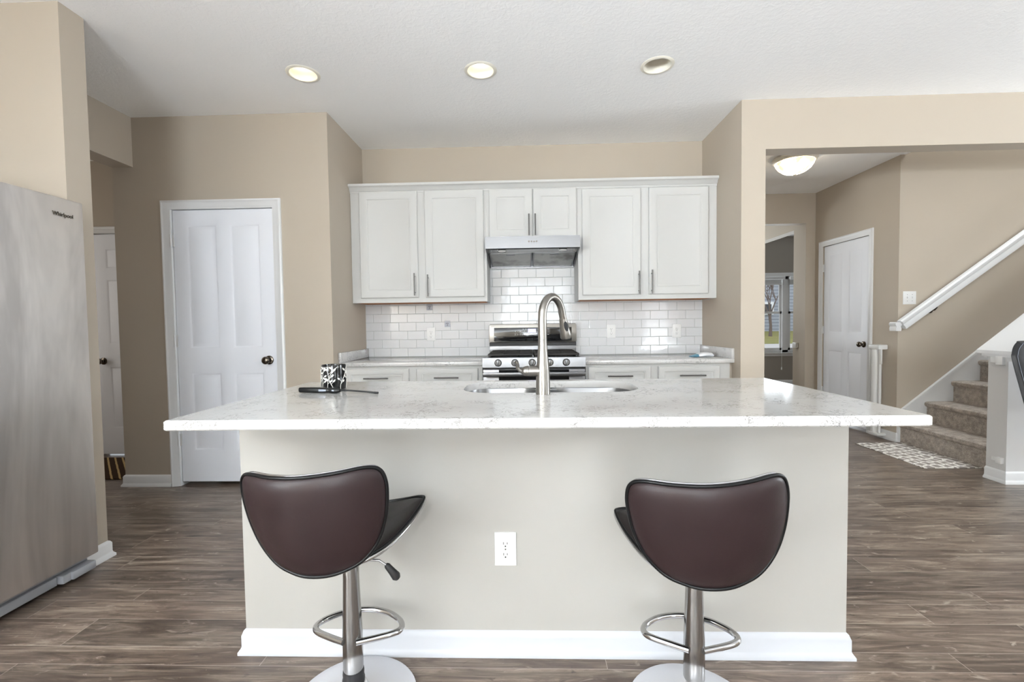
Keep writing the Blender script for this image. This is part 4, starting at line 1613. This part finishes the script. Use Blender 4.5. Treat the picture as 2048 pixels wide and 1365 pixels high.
b.tube([(FX - 0.074, FY, hz + 0.000), (FX - 0.088, FY - 0.004, hz + 0.004), (FX - 0.096, FY - 0.007, hz + 0.014), (FX - 0.095, FY - 0.010, hz + 0.024),
        (FX - 0.098, FY - 0.014, hz + 0.033), (FX - 0.104, FY - 0.018, hz + 0.037)], [0.010, 0.0085, 0.0070, 0.0062, 0.0065, 0.0055], 14)
b.build('lever_handle', M['nickel'], fa)

# ================================================================== CANDLE CUP AND LIGHTER
cu = thing('candle_holder', 'black candle cup with silver leaf vines on the island', 'candle holder', (-0.828, 1.925, 0.914))
CX, CY, CZ = -0.828, 1.925, 0.914
CR = 0.0505
MB().lathe([(0.0, 0.001), (CR - 0.004, 0.001), (CR - 0.001, 0.006), (CR, 0.02), (CR, 0.095), (CR - 0.001, 0.1045), (CR - 0.004, 0.104), (CR - 0.005, 0.095),
            (CR - 0.005, 0.012), (0.0, 0.011)], (CX, CY, CZ), 'z', 40).build('cup', M['lampblack'], cu)
vn = MB()


def on_cup(a, h, o=0.0012):
    return Vector((CX + (CR + o) * math.cos(a), CY + (CR + o) * math.sin(a), CZ + h))


def leaf(a, h, ang, ln, wd):
    b = bmesh.new()
    outl = []
    for k in range(12):
        s = 2 * PI * k / 12
        u = ln * 0.5 * math.cos(s)
        v = wd * 0.5 * math.sin(s) * (1 - 0.35 * math.cos(s))
        da = (u * math.cos(ang) - v * math.sin(ang)) / CR
        dh = u * math.sin(ang) + v * math.cos(ang)
        outl.append((a + da, min(0.098, max(0.004, h + dh))))
    lo = [b.verts.new(on_cup(p, q, 0.0004)) for p, q in outl]
    hi = [b.verts.new(on_cup(p, q, 0.0022)) for p, q in outl]
    b.faces.new(hi)
    for k in range(12):
        b.faces.new((lo[k], lo[(k + 1) % 12], hi[(k + 1) % 12], hi[k]))
    vn.add(b)


rs = random.Random(5)
for s in range(11):
    a0 = 2 * PI * s / 11 + rs.uniform(-.1, .1)
    lean = rs.choice((-1, 1)) * rs.uniform(0.35, 0.8)
    top = rs.uniform(0.075, 0.092)
    pth = []
    for k in range(9):
        t_ = k / 8
        pth.append((a0 + lean * t_ ** 1.5 + 0.10 * math.sin(5 * t_ + s), 0.004 + top * t_))
    vn.tube([on_cup(a, h) for a, h in pth], 0.0011, 6)
    for k in (2, 3, 4, 6, 7, 8):
        a, h = pth[k]
        sd = 1 if k % 2 else -1
        ang = PI / 2 + sd * rs.uniform(0.6, 1.1)
        a2, h2 = a + 0.013 * math.cos(ang) / CR, h + 0.013 * math.sin(ang)
        vn.tube([on_cup(a, h), on_cup(a2, min(0.098, h2))], 0.0008, 5)
        leaf(a2 + 0.006 * math.cos(ang) / CR, h2 + 0.006 * math.sin(ang), ang, rs.uniform(0.011, 0.0155), rs.uniform(0.0055, 0.0075))
vn.build('leaf_vines', M['silver'], cu)

lg = thing('utility_lighter', 'black long-nosed utility lighter lying on the island before the cup', 'lighter', (-0.77, 1.79, 0.914))
LZ = 0.9145
# runs from (-0.925, 1.82) to (-0.58, 1.755)
la, lb = Vector((-0.922, 1.815, 0)), Vector((-0.583, 1.757, 0))
ld = (lb - la).normalized()
ln_ = Vector((-ld.y, ld.x, 0))


def lp(s, o, z):
    return la + ld * s + ln_ * o + Vector((0, 0, LZ + z))


def osec(s, hw, z0, z1, n=16):
    r = []
    for k in range(n):
        a = 2 * PI * k / n
        ca, sa = math.cos(a), math.sin(a)
        r.append(lp(s, hw * math.copysign(abs(ca) ** 0.6, ca), (z0 + z1) / 2 + (z1 - z0) / 2 * math.copysign(abs(sa) ** 0.6, sa)))
    return r


MB().loft([osec(0, 0.009, 0.003, 0.020), osec(0.004, 0.011, 0.001, 0.022), osec(0.07, 0.0115, 0.0, 0.0225), osec(0.115, 0.011, 0.001, 0.0215),
           osec(0.135, 0.010, 0.002, 0.020)]).build('handle', M['black'], lg)
MB().loft([osec(0.092, 0.0122, 0.005, 0.0185), osec(0.112, 0.0120, 0.005, 0.0185), osec(0.124, 0.0112, 0.006, 0.0175)]).build('fuel_window', M['labelgray'], lg)
MB().loft([osec(0.135, 0.010, 0.001, 0.021), osec(0.150, 0.012, -0.0002, 0.022), osec(0.168, 0.0115, 0.0, 0.0205), osec(0.182, 0.007, 0.006, 0.0175)]).build('trigger_guard', M['black'], lg)
MB().loft([osec(0.151, 0.0128, 0.008, 0.0175), osec(0.160, 0.0128, 0.007, 0.0165)]).build('trigger', M['labelgray'], lg)
nz = MB()
nz.tube([lp(0.176, 0, 0.0125), lp(0.22, 0, 0.0125), lp(0.30, 0, 0.0080), lp(0.328, 0, 0.0055)], [0.0038, 0.0036, 0.0036, 0.0040], 12)
nz.tube([lp(0.328, 0, 0.0055), lp(0.333, 0, 0.0053), lp(0.345, 0, 0.0048)], [0.0045, 0.0048, 0.0046], 12)
nz.build('nozzle', M['black'], lg)


# ================================================================== BAR STOOLS
def catmull(pts, n=8):
    out = []
    m = len(pts)
    for i in range(m):
        p0, p1, p2, p3 = (Vector(pts[(i + k - 1) % m]) for k in range(4))
        for k in range(n):
            t = k / n
            out.append(0.5 * ((2 * p1) + (-p0 + p2) * t + (2 * p0 - 5 * p1 + 4 * p2 - p3) * t * t + (-p0 + 3 * p1 - 3 * p2 + p3) * t ** 3))
    return out


def pad(outline, surf, t_front, t_back, center):
    """upholstered shell: outline (2D), surf(a, b) -> (point, normal); domed on both sides"""
    n = len(outline)
    c = Vector(center)
    steps = [0.0, 0.18, 0.36, 0.54, 0.70, 0.83, 0.92, 0.97, 1.0]

    def layer(th):
        rs_ = []
        for s in steps:
            ring = []
            for o in outline:
                q = c + (o - c) * s
                p, nn = surf(q.x, q.y)
                prof = (1 - s ** 6) ** 0.5 if s < 1 else 0.0
                ring.append(p + nn * th * prof)
            rs_.append(ring)
        return rs_
    b = bmesh.new()
    for th, flip in ((t_front, False), (-t_back, True)):
        L_ = layer(th)
        cen = b.verts.new(L_[0][0])
        prev = None
        for s, ring in list(zip(steps, L_))[1:]:
            cur = [b.verts.new(p) for p in ring]
            for i in range(n):
                j = (i + 1) % n
                if prev is None:
                    b.faces.new((cen, cur[i], cur[j]))
                else:
                    b.faces.new((prev[i], cur[i], cur[j], prev[j]))
            prev = cur
    bmesh.ops.remove_doubles(b, verts=b.verts, dist=1e-5)
    mb = MB()
    mb.add(b)
    return mb


BACK = [(0, .800), (.09, .802), (.158, .804), (.191, .792), (.203, .760), (.202, .715), (.191, .655), (.166, .595), (.122, .547), (.062, .523), (0, .517)]
SEAT = [(0, .205), (.09, .197), (.165, .165), (.206, .128), (.212, .100), (.198, .045), (.165, -.030), (.118, -.105), (.070, -.155), (.035, -.175), (0, -.178)]


def sym(p):
    return p + [(-x, y) for x, y in p[-2:0:-1]]


BACK_O = [Vector((q.x, q.y)) for q in catmull([Vector((x, y)) for x, y in sym([(x * 0.955, y) for x, y in BACK])], 5)]
SEAT_O = [Vector((q.x, q.y)) for q in catmull([Vector((x, y)) for x, y in sym(SEAT)], 5)]


def back_surf(u, z):
    def f(u, z):
        t = (z - 0.53) / 0.27
        v = -0.205 - 0.055 * math.sin(min(1.2, max(0, t)) * 1.5) + 1.9 * u * u
        return Vector((u, v, z))
    p = f(u, z)
    e = 0.003
    nn = (f(u + e, z) - f(u - e, z)).cross(f(u, z + e) - f(u, z - e)).normalized()
    if nn.y < 0:
        nn = -nn
    return p, nn


def seat_surf(u, v):
    def f(u, v):
        w = max(0.0, v + 0.10)
        return Vector((u, v, 0.492 + 1.6 * max(0, -v - 0.04) ** 2 + 0.55 * w * w + 1.55 * u * u))
    p = f(u, v)
    e = 0.003
    nn = (f(u + e, v) - f(u - e, v)).cross(f(u, v + e) - f(u, v - e)).normalized()
    if nn.z < 0:
        nn = -nn
    return p, nn


def make_stool():   # base, shared by both stools
    t = thing('bar_stool', '', 'bar stool', (0, 0, 0), 'bar stools at the island')
    MB().lathe([(0.0, 0.0), (0.186, 0.0), (0.192, 0.003), (0.192, 0.008), (0.185, 0.013), (0.10, 0.019), (0.045, 0.024), (0.0, 0.024)], (0, 0, 0), 'z', 56).build('base', M['basewhite'], t)
    b = MB()
    b.lathe([(0.0, 0.0245), (0.052, 0.0245), (0.050, 0.034), (0.043, 0.052), (0.036, 0.068), (0.0, 0.07)], (0, 0, 0), 'z', 36)
    b.build('base_bell', M['clearbell'], t)
    return t


def finish_stool(t, collar, dz, tilt):
    b = MB()
    if collar:
        b.lathe([(0.0, 0.068), (0.033, 0.068), (0.034, 0.080), (0.0315, 0.088), (0.0325, 0.100), (0.031, 0.112), (0.0, 0.112)], (0, 0, 0), 'z', 28)
        b.build('rubber_collar', M['rubber'], t)
        z0 = 0.105
    else:
        b.lathe([(0.0, 0.06), (0.0235, 0.06), (0.0235, 0.125), (0.0, 0.125)], (0, 0, 0), 'z', 28)
        b.build('inner_column', M['chrome'], t)
        z0 = 0.110
    b = MB()
    b.lathe([(0.0, z0), (0.029, z0), (0.0305, z0 + 0.004), (0.0303, 0.23), (0.0265, 0.33), (0.0245, 0.40), (0.0242, 0.466), (0.0, 0.466)], (0, 0, 0), 'z', 32)
    b.build('column', M['chrome_soft'], t)
    # D-shaped foot rest
    pts = [(-0.020, -0.022), (-0.075, 0.000), (-0.118, 0.020), (-0.137, 0.038), (-0.138, 0.062), (-0.118, 0.092), (-0.07, 0.126), (0, 0.142),
           (0.07, 0.126), (0.118, 0.092), (0.138, 0.062), (0.137, 0.038), (0.118, 0.020), (0.075, 0.000), (0.020, -0.022)]
    fine = []
    P = [Vector((x, y, 0.21)) for x, y in pts]
    for i in range(len(P) - 1):
        p0, p1, p2, p3 = P[max(i - 1, 0)], P[i], P[i + 1], P[min(i + 2, len(P) - 1)]
        for k in range(5):
            s = k / 5
            fine.append(0.5 * ((2 * p1) + (-p0 + p2) * s + (2 * p0 - 5 * p1 + 4 * p2 - p3) * s * s + (-p0 + 3 * p1 - 3 * p2 + p3) * s ** 3))
    fine.append(P[-1])
    b = MB()
    b.tube(fine, 0.0095, 14)
    b.build('footrest', M['chrome'], t)
    b = MB()
    b.box(-0.05, 0.05, -0.05, 0.05, 0.466, 0.472, 0.003)
    b.lathe([(0.0, 0.448), (0.034, 0.448), (0.040, 0.4675), (0.0, 0.4675)], (0, 0, 0), 'z', 24)
    b.build('seat_plate', M['rubber'], t)
    b = MB()
    b.tube([(0.045, 0.02, 0.447), (0.078, 0.031, 0.440), (0.103, 0.040, 0.417)], 0.0042, 10)
    lv = b.build('height_lever', M['chrome'], t)
    b = MB()
    a0, a1 = Vector((0.098, 0.038, 0.424)), Vector((0.132, 0.050, 0.372))
    b.tube([a0, a0.lerp(a1, .1), a0.lerp(a1, .5), a0.lerp(a1, .85), a1], [0.005, 0.0095, 0.0115, 0.0145, 0.009], 14)
    b.build('lever_grip', M['rubber'], lv)
    lift = dz
    so = pad(SEAT_O, seat_surf, 0.022, 0.016, (0, 0.02)).build('seat', M['leather_black'], t)
    rim = []
    for o in SEAT_O:
        p, nn = seat_surf(o.x, o.y)
        rim.append(p)
    MB().tube([p + Vector((0, 0, -0.004)) for p in rim], 0.0065, 10, True).build('seat_trim', M['chrome'], so)
    MB().tube([p + Vector((0, 0, 0.006)) for p in rim], 0.0045, 8, True).build('seat_piping', M['black'], so)
    bo = pad(BACK_O, back_surf, 0.018, 0.016, (0, 0.69)).build('backrest', M['leather'], t)
    rim, rim2 = [], []
    for o in BACK_O:
        p, nn = back_surf(o.x, o.y)
        rim.append(p - nn * 0.003)
        rim2.append(p + nn * 0.007 + Vector((0, 0, 0.001)))
    MB().tube(rim, 0.0052, 10, True).build('back_piping', M['black'], bo)
    MB().tube(rim2, 0.0042, 10, True).build('back_trim', M['chrome'], bo)
    b = MB()
    b.tube([(0, -0.12, 0.496), (0, -0.160, 0.512), (0, -0.188, 0.540), (0, -0.200, 0.575)], [0.012, 0.016, 0.016, 0.012], 16)
    bj = b.build('back_joint', M['leather_black'], t)
    for o in (so, bo, bj):
        o.location.z = lift + 0.5 * (1 - math.cos(tilt))
        o.location.x = 0.5 * math.sin(tilt)
        o.rotation_euler.y = -tilt
    return t


sA = finish_stool(make_stool(), True, 0.004, math.radians(3.4))
sA['label'] = 'brown leather bar stool standing left of the island outlet, with a black column collar'
sA.location = (-0.552, 1.368, 0)
sA.rotation_euler = (0, 0, math.radians(-1))
sB = finish_stool(make_stool(), False, -0.012, math.radians(4.6))
sB['label'] = 'brown leather bar stool standing right of the island outlet, with a bare chrome column'
sB.location = (0.493, 1.345, 0)
sB.rotation_euler = (0, 0, math.radians(-6))

# ================================================================== FRIDGE
fr = thing('refrigerator', 'tall stainless steel refrigerator in the alcove at the left edge', 'refrigerator', (-2.52, 1.655, 0))
FX0 = -2.095
fy0, fy1 = 1.200, 2.119
MB().box(-2.92, -2.160, fy0 + 0.012, fy1 - 0.006, 0.06, 1.765, 0.006).build('cabinet', M['graymetal'], fr)
ys = 1.60
for nm, a, b_ in (('freezer_door', fy0, ys - 0.003), ('fridge_door', ys + 0.003, fy1)):
    o = MB().box(-2.155, FX0, a, b_, 0.098, 1.783, 0.008, 3).build(nm, M['fridge'], fr)
    yh = ys - 0.05 if nm == 'freezer_door' else ys + 0.05
    h = MB()
    h.tube([(FX0 + 0.045, yh, 0.55), (FX0 + 0.045, yh, 1.45)], 0.011, 14)
    for z in (0.60, 1.40):
        h.tube([(FX0 - 0.002, yh, z), (FX0 + 0.045, yh, z)], 0.008, 10)
    h.build('handle', M['steel'], o)
    if nm == 'fridge_door':
        fdoor = o
b = MB()
b.box(-2.20, -2.140, fy0 + 0.01, fy1 - 0.16, 0.022, 0.062, 0.004).box(-2.20, -2.150, fy0 + 0.01, fy1 - 0.01, 0.066, 0.092, 0.003)
b.box(-2.20, -2.118, fy1 - 0.155, fy1 - 0.115, 0.022, 0.062, 0.006).box(-2.20, -2.108, fy1 - 0.118, fy1 - 0.002, 0.022, 0.062, 0.008)
b.build('toe_grille', M['graymetal'], fr)
for y in (fy0 + 0.06, fy1 - 0.05):
    for x in (-2.19, -2.86):
        MB().lathe([(0.0, 0.0), (0.022, 0.0), (0.022, 0.022), (0.012, 0.023), (0.012, 0.06), (0, 0.06)], (x, y, 0), 'z', 14).build('foot', M['rubber'], fr)
tcv = bpy.data.curves.new('badge', 'FONT')
tcv.body = 'Whirlpool'
tcv.size = 0.0245
tcv.extrude = 0.0009
tcv.offset = 0.0003
tcv.align_x = 'CENTER'
tob = bpy.data.objects.new('badge_text', tcv)
COL.objects.link(tob)
bpy.context.view_layer.update()
tme = bpy.data.meshes.new_from_object(tob.evaluated_get(bpy.context.evaluated_depsgraph_get()))
bpy.data.objects.remove(tob)
wid = max(v.co.x for v in tme.vertices) - min(v.co.x for v in tme.vertices)
sx_ = 0.092 / wid
for v in tme.vertices:
    x, y, z = v.co
    v.co = Vector((FX0 + 0.0012 + z, 2.021 + x * sx_, 1.698 + y)) - Vector(fr.location)
tme.materials.clear()
tme.materials.append(M['bronze'])
bd = bpy.data.objects.new('badge', tme)
COL.objects.link(bd)
bd.parent = fdoor

# ================================================================== CEILING LIGHTS
for i, (x, y) in enumerate(CANS):
    lab = ['lit recessed ceiling light nearest the pantry door', 'lit recessed ceiling light in front of the range hood',
           'unlit recessed ceiling light nearest the stair hall'][i]
    t = thing('recessed_ceiling_light', lab, 'ceiling light', (x, y, C), 'recessed lights in the kitchen ceiling')
    lit = i < 2
    b = MB()
    b.lathe([(0.078, 0.004), (0.078, -0.002), (0.081, -0.0055), (0.090, -0.005), (0.099, -0.001), (0.099, 0.0), (0.083, 0.0), (0.083, 0.004)], (x, y, C), 'z', 48)
    b.build('trim_ring', M['canwhite'], t)
    b = MB()
    b.lathe([(0.079, 0.002), (0.074, 0.03), (0.062, 0.07), (0.056, 0.10), (0.056, 0.14), (0.0, 0.14), (0.0, 0.145), (0.060, 0.145), (0.084, 0.002)], (x, y, C), 'z', 40)
    b.build('reflector', M['canwhite'], t)
    b = MB()
    b.lathe([(0.0, 0.048), (0.030, 0.050), (0.043, 0.056), (0.047, 0.066), (0.044, 0.08), (0.03, 0.12), (0.0, 0.13)], (x, y, C), 'z', 32)
    b.build('bulb', M['bulb_on'] if lit else M['bulb_off'], t)
    if not lit:
        bp = t.children[-1]
        MB().lathe([(0.044, 0.066), (0.047, 0.062), (0.051, 0.066), (0.048, 0.074)], (x, y, C), 'z', 32).build('bulb_collar', M['canwhite'], bp)

hl = thing('flush_mount_light', 'lit alabaster dome light on the hall ceiling', 'ceiling light', (2.57, 4.45, C))
b = MB()
b.lathe([(0.0, -0.001), (0.165, -0.001), (0.188, -0.010), (0.192, -0.028), (0.180, -0.045), (0.168, -0.050), (0.0, -0.050)], (2.57, 4.45, C), 'z', 48)
b.build('pan', M['canwhite'], hl)
b = MB()
b.lathe([(0.166, -0.051), (0.158, -0.075), (0.135, -0.110), (0.095, -0.140), (0.045, -0.156), (0.0, -0.160)], (2.57, 4.45, C), 'z', 48)
b.build('glass_dome', M['dome_on'], hl)
MB().lathe([(0.0, -0.156), (0.012, -0.160), (0.014, -0.166), (0.008, -0.174), (0.0, -0.176)], (2.57, 4.45, C), 'z', 20).build('finial', M['canwhite'], hl)

# ================================================================== STAIRS
sta = thing('staircase', 'carpeted staircase rising to the right beyond the hall', 'stairs', (3.6, 3.95, 0))
RISE, RUN = 0.196, 0.2435
NX = 3.560          # nose of first tread
for k in range(11):
    xn = NX + k * RUN
    zt = RISE * (k + 1)
    y0, y1 = (3.442, 4.4335)
    prof = [(xn + 0.018, zt - RISE + (0.001 if k == 0 else -0.02)), (xn + 0.018, zt - 0.052), (xn + 0.004, zt - 0.045), (xn - 0.006, zt - 0.028),
            (xn - 0.003, zt - 0.010), (xn + 0.010, zt - 0.001), (xn + 0.025, zt), (xn + RUN + 0.018, zt), (xn + RUN + 0.018, zt - RISE + (0.001 if k == 0 else -0.02))]
    b = MB()
    b.poly_prism(prof, lambda x, z, d: (x, d, z), y0, y1)
    b.build('step', M['carpet'], sta)
b = MB()


def sk_z(x):
    return 0.352 + (x - 3.635) * 0.806


b.poly_prism([(3.560, 0.0), (3.560, 0.26), (3.59, 0.315), (6.2, sk_z(6.2)), (6.2, sk_z(6.2) - 0.42), (3.80, 0.0)], lambda x, z, d: (x, d, z), 4.434, 4.4545)
b.poly_prism([(3.585, 0.290), (3.595, 0.325), (6.2, sk_z(6.2) + 0.012), (6.2, sk_z(6.2) - 0.022)], lambda x, z, d: (x, d, z), 4.420, 4.4342)
b.build('skirt_board', M['trim'], sta, False)

# handrail
ra = thing('handrail', 'white wooden handrail fixed along the stair wall', 'handrail', (4.6, 4.38, 1.1))


def rl(x):
    return 1.122 + (x - 3.520) * 0.735


b = MB()
prof = [(-0.022, -0.048), (0.022, -0.048), (0.026, -0.020), (0.020, 0.000), (0.030, 0.018), (0.030, 0.034), (0.018, 0.046), (-0.018, 0.046), (-0.030, 0.034),
        (-0.030, 0.018), (-0.020, 0.000), (-0.026, -0.020)]
nn = Vector((-0.735, 0, 1)).normalized()
rings = []
for x in (3.53, 6.2):
    rings.append([Vector((x, 4.380 + a, rl(x))) + nn * z for a, z in prof])
b.loft(rings)
b.build('rail', M['trim'], ra)
b = MB()
rings = []
for y in (4.374, 4.4535):
    rings.append([Vector((3.50, y, rl(3.50) + 0.006)) + Vector((a, 0, z * 0.9)) for a, z in prof])
b.loft(rings)
b.build('wall_return', M['trim'], ra)
for x in (3.85, 5.0, 6.0):
    b = MB()
    z = rl(x) - 0.085
    b.lathe([(0.0, 0.0), (0.026, 0.0), (0.022, -0.008), (0.008, -0.012), (0.0, -0.012)], (x, 4.4545, z - 0.02), 'y', 20)
    b.tube([(x, 4.448, z - 0.02), (x, 4.405, z - 0.015), (x, 4.385, z + 0.005), (x, 4.380, z + 0.032)], 0.007, 10)
    b.build('bracket', M['bronze'], ra)

# stair-foot mat, mud-room rug
tag(MB().box(3.125, 3.572, 3.64, 4.39, 0.0005, 0.008, 0.002).build('stair_mat', M['ringmat'], None), 'gray mat with white ring pattern at the foot of the stairs', 'mat')
tag(MB().box(-3.95, -3.12, 3.443, 4.02, 0.0005, 0.009, 0.003).build('entry_rug', M['rug'], None), 'dark brown rug with gold lines before the mud room door', 'rug')

# retractable gate on the closet wall, and its brackets on the half wall
gt = thing('safety_gate', 'rolled-up white retractable safety gate standing by the closet door', 'gate', (3.505, 4.64, 0.03))
b = MB()
b.tube([(3.505, 4.655, 0.05), (3.505, 4.655, 0.90)], 0.038, 24)
b.build('roller', M['plastic'], gt)
b = MB()
b.box(3.46, 3.552, 4.562, 4.70, 0.885, 0.932, 0.010)
b.build('top_cap', M['plastic'], gt)
MB().box(3.46, 3.552, 4.562, 4.70, 0.03, 0.055, 0.006).build('bottom_cap', M['plastic'], gt)
b = MB()
b.tube([(3.500, 4.592, 0.05), (3.500, 4.592, 0.89)], 0.013, 14)
b.build('latch_bar', M['plastic'], gt)
b = MB()
b.box(3.482, 3.498, 4.560, 4.578, 0.74, 0.888, 0.004)
b.build('latch_handle', M['plastic'], gt)


def bracket(lab, y0, y1, z0, z1):
    t = thing('gate_bracket', lab, 'bracket', (3.395, (y0 + y1) / 2, (z0 + z1) / 2), 'gate brackets on the half wall')
    ym = y0 + (y1 - y0) * 0.52
    MB().box(3.374, 3.3995, y0, ym, z0, z1, 0.003).build('catch', M['plastic'], t)
    MB().box(3.384, 3.3995, ym + 0.003, y1, z0 + 0.012, z1 - 0.006, 0.003).build('side_plate', M['plastic'], t)


bracket('white gate bracket high on the half-wall end under its cap', 3.318, 3.412, 0.845, 0.908)
bracket('small white gate bracket low on the half-wall end above the baseboard', 3.312, 3.388, 0.135, 0.180)
tag(MB().box(3.51, 3.5495, 6.02, 6.10, 0.825, 0.895, 0.006).build('gate_catch', M['plastic'], None), 'small white gate catch on the far hall wall corner', 'bracket')

# ================================================================== CHAIR AT THE RIGHT EDGE
ch = thing('dining_chair', 'charcoal leather dining chair cut off by the right edge', 'chair', (3.42, 2.78, 0))
o = [(3.145, .91), (3.150, .955), (3.165, .99), (3.195, 1.02), (3.24, 1.03), (3.60, 1.03), (3.645, 1.02), (3.675, .99), (3.69, .955), (3.695, .91), (3.665, .70), (3.64, .56), (3.61, .53), (3.23, .53), (3.20, .56), (3.175, .70)]
oo = [Vector((q.x, q.y)) for q in catmull([Vector(p) for p in o], 4)]


def chair_surf(x, z):
    return Vector((x, 3.03 + 0.16 * (z - 0.78) - 0.25 * (x - 3.42) ** 2, z)), Vector((0, -1, 0.16)).normalized()


bk = pad(oo, chair_surf, 0.03, 0.022, (3.42, .78)).build('backrest', M['chair_leather'], ch)
stp = []
for q in oo:
    c_ = Vector((3.42, .78))
    p, nn_ = chair_surf(*(c_ + (q - c_) * 0.93))
    stp.append(p + nn_ * 0.0215)
MB().tube(stp, 0.0012, 6, True).build('stitching', M['labelgray'], bk)
MB().box(3.19, 3.65, 2.56, 3.00, 0.43, 0.50, 0.025, 4).build('seat', M['chair_leather'], ch)
for x in (3.22, 3.62):
    for y in (2.60, 2.965):
        MB().loft([[Vector((x + a * 0.022, y + c_ * 0.022, 0.435)) for a, c_ in ((-1, -1), (1, -1), (1, 1), (-1, 1))],
                   [Vector((x + a * 0.014, y + c_ * 0.014, 0.0)) for a, c_ in ((-1, -1), (1, -1), (1, 1), (-1, 1))]]).build('leg', M['iron'], ch, False)
for x in (3.24, 3.60):
    MB().box(x - 0.016, x + 0.016, 2.975, 3.01, 0.44, 0.60).build('back_post', M['iron'], ch, False)
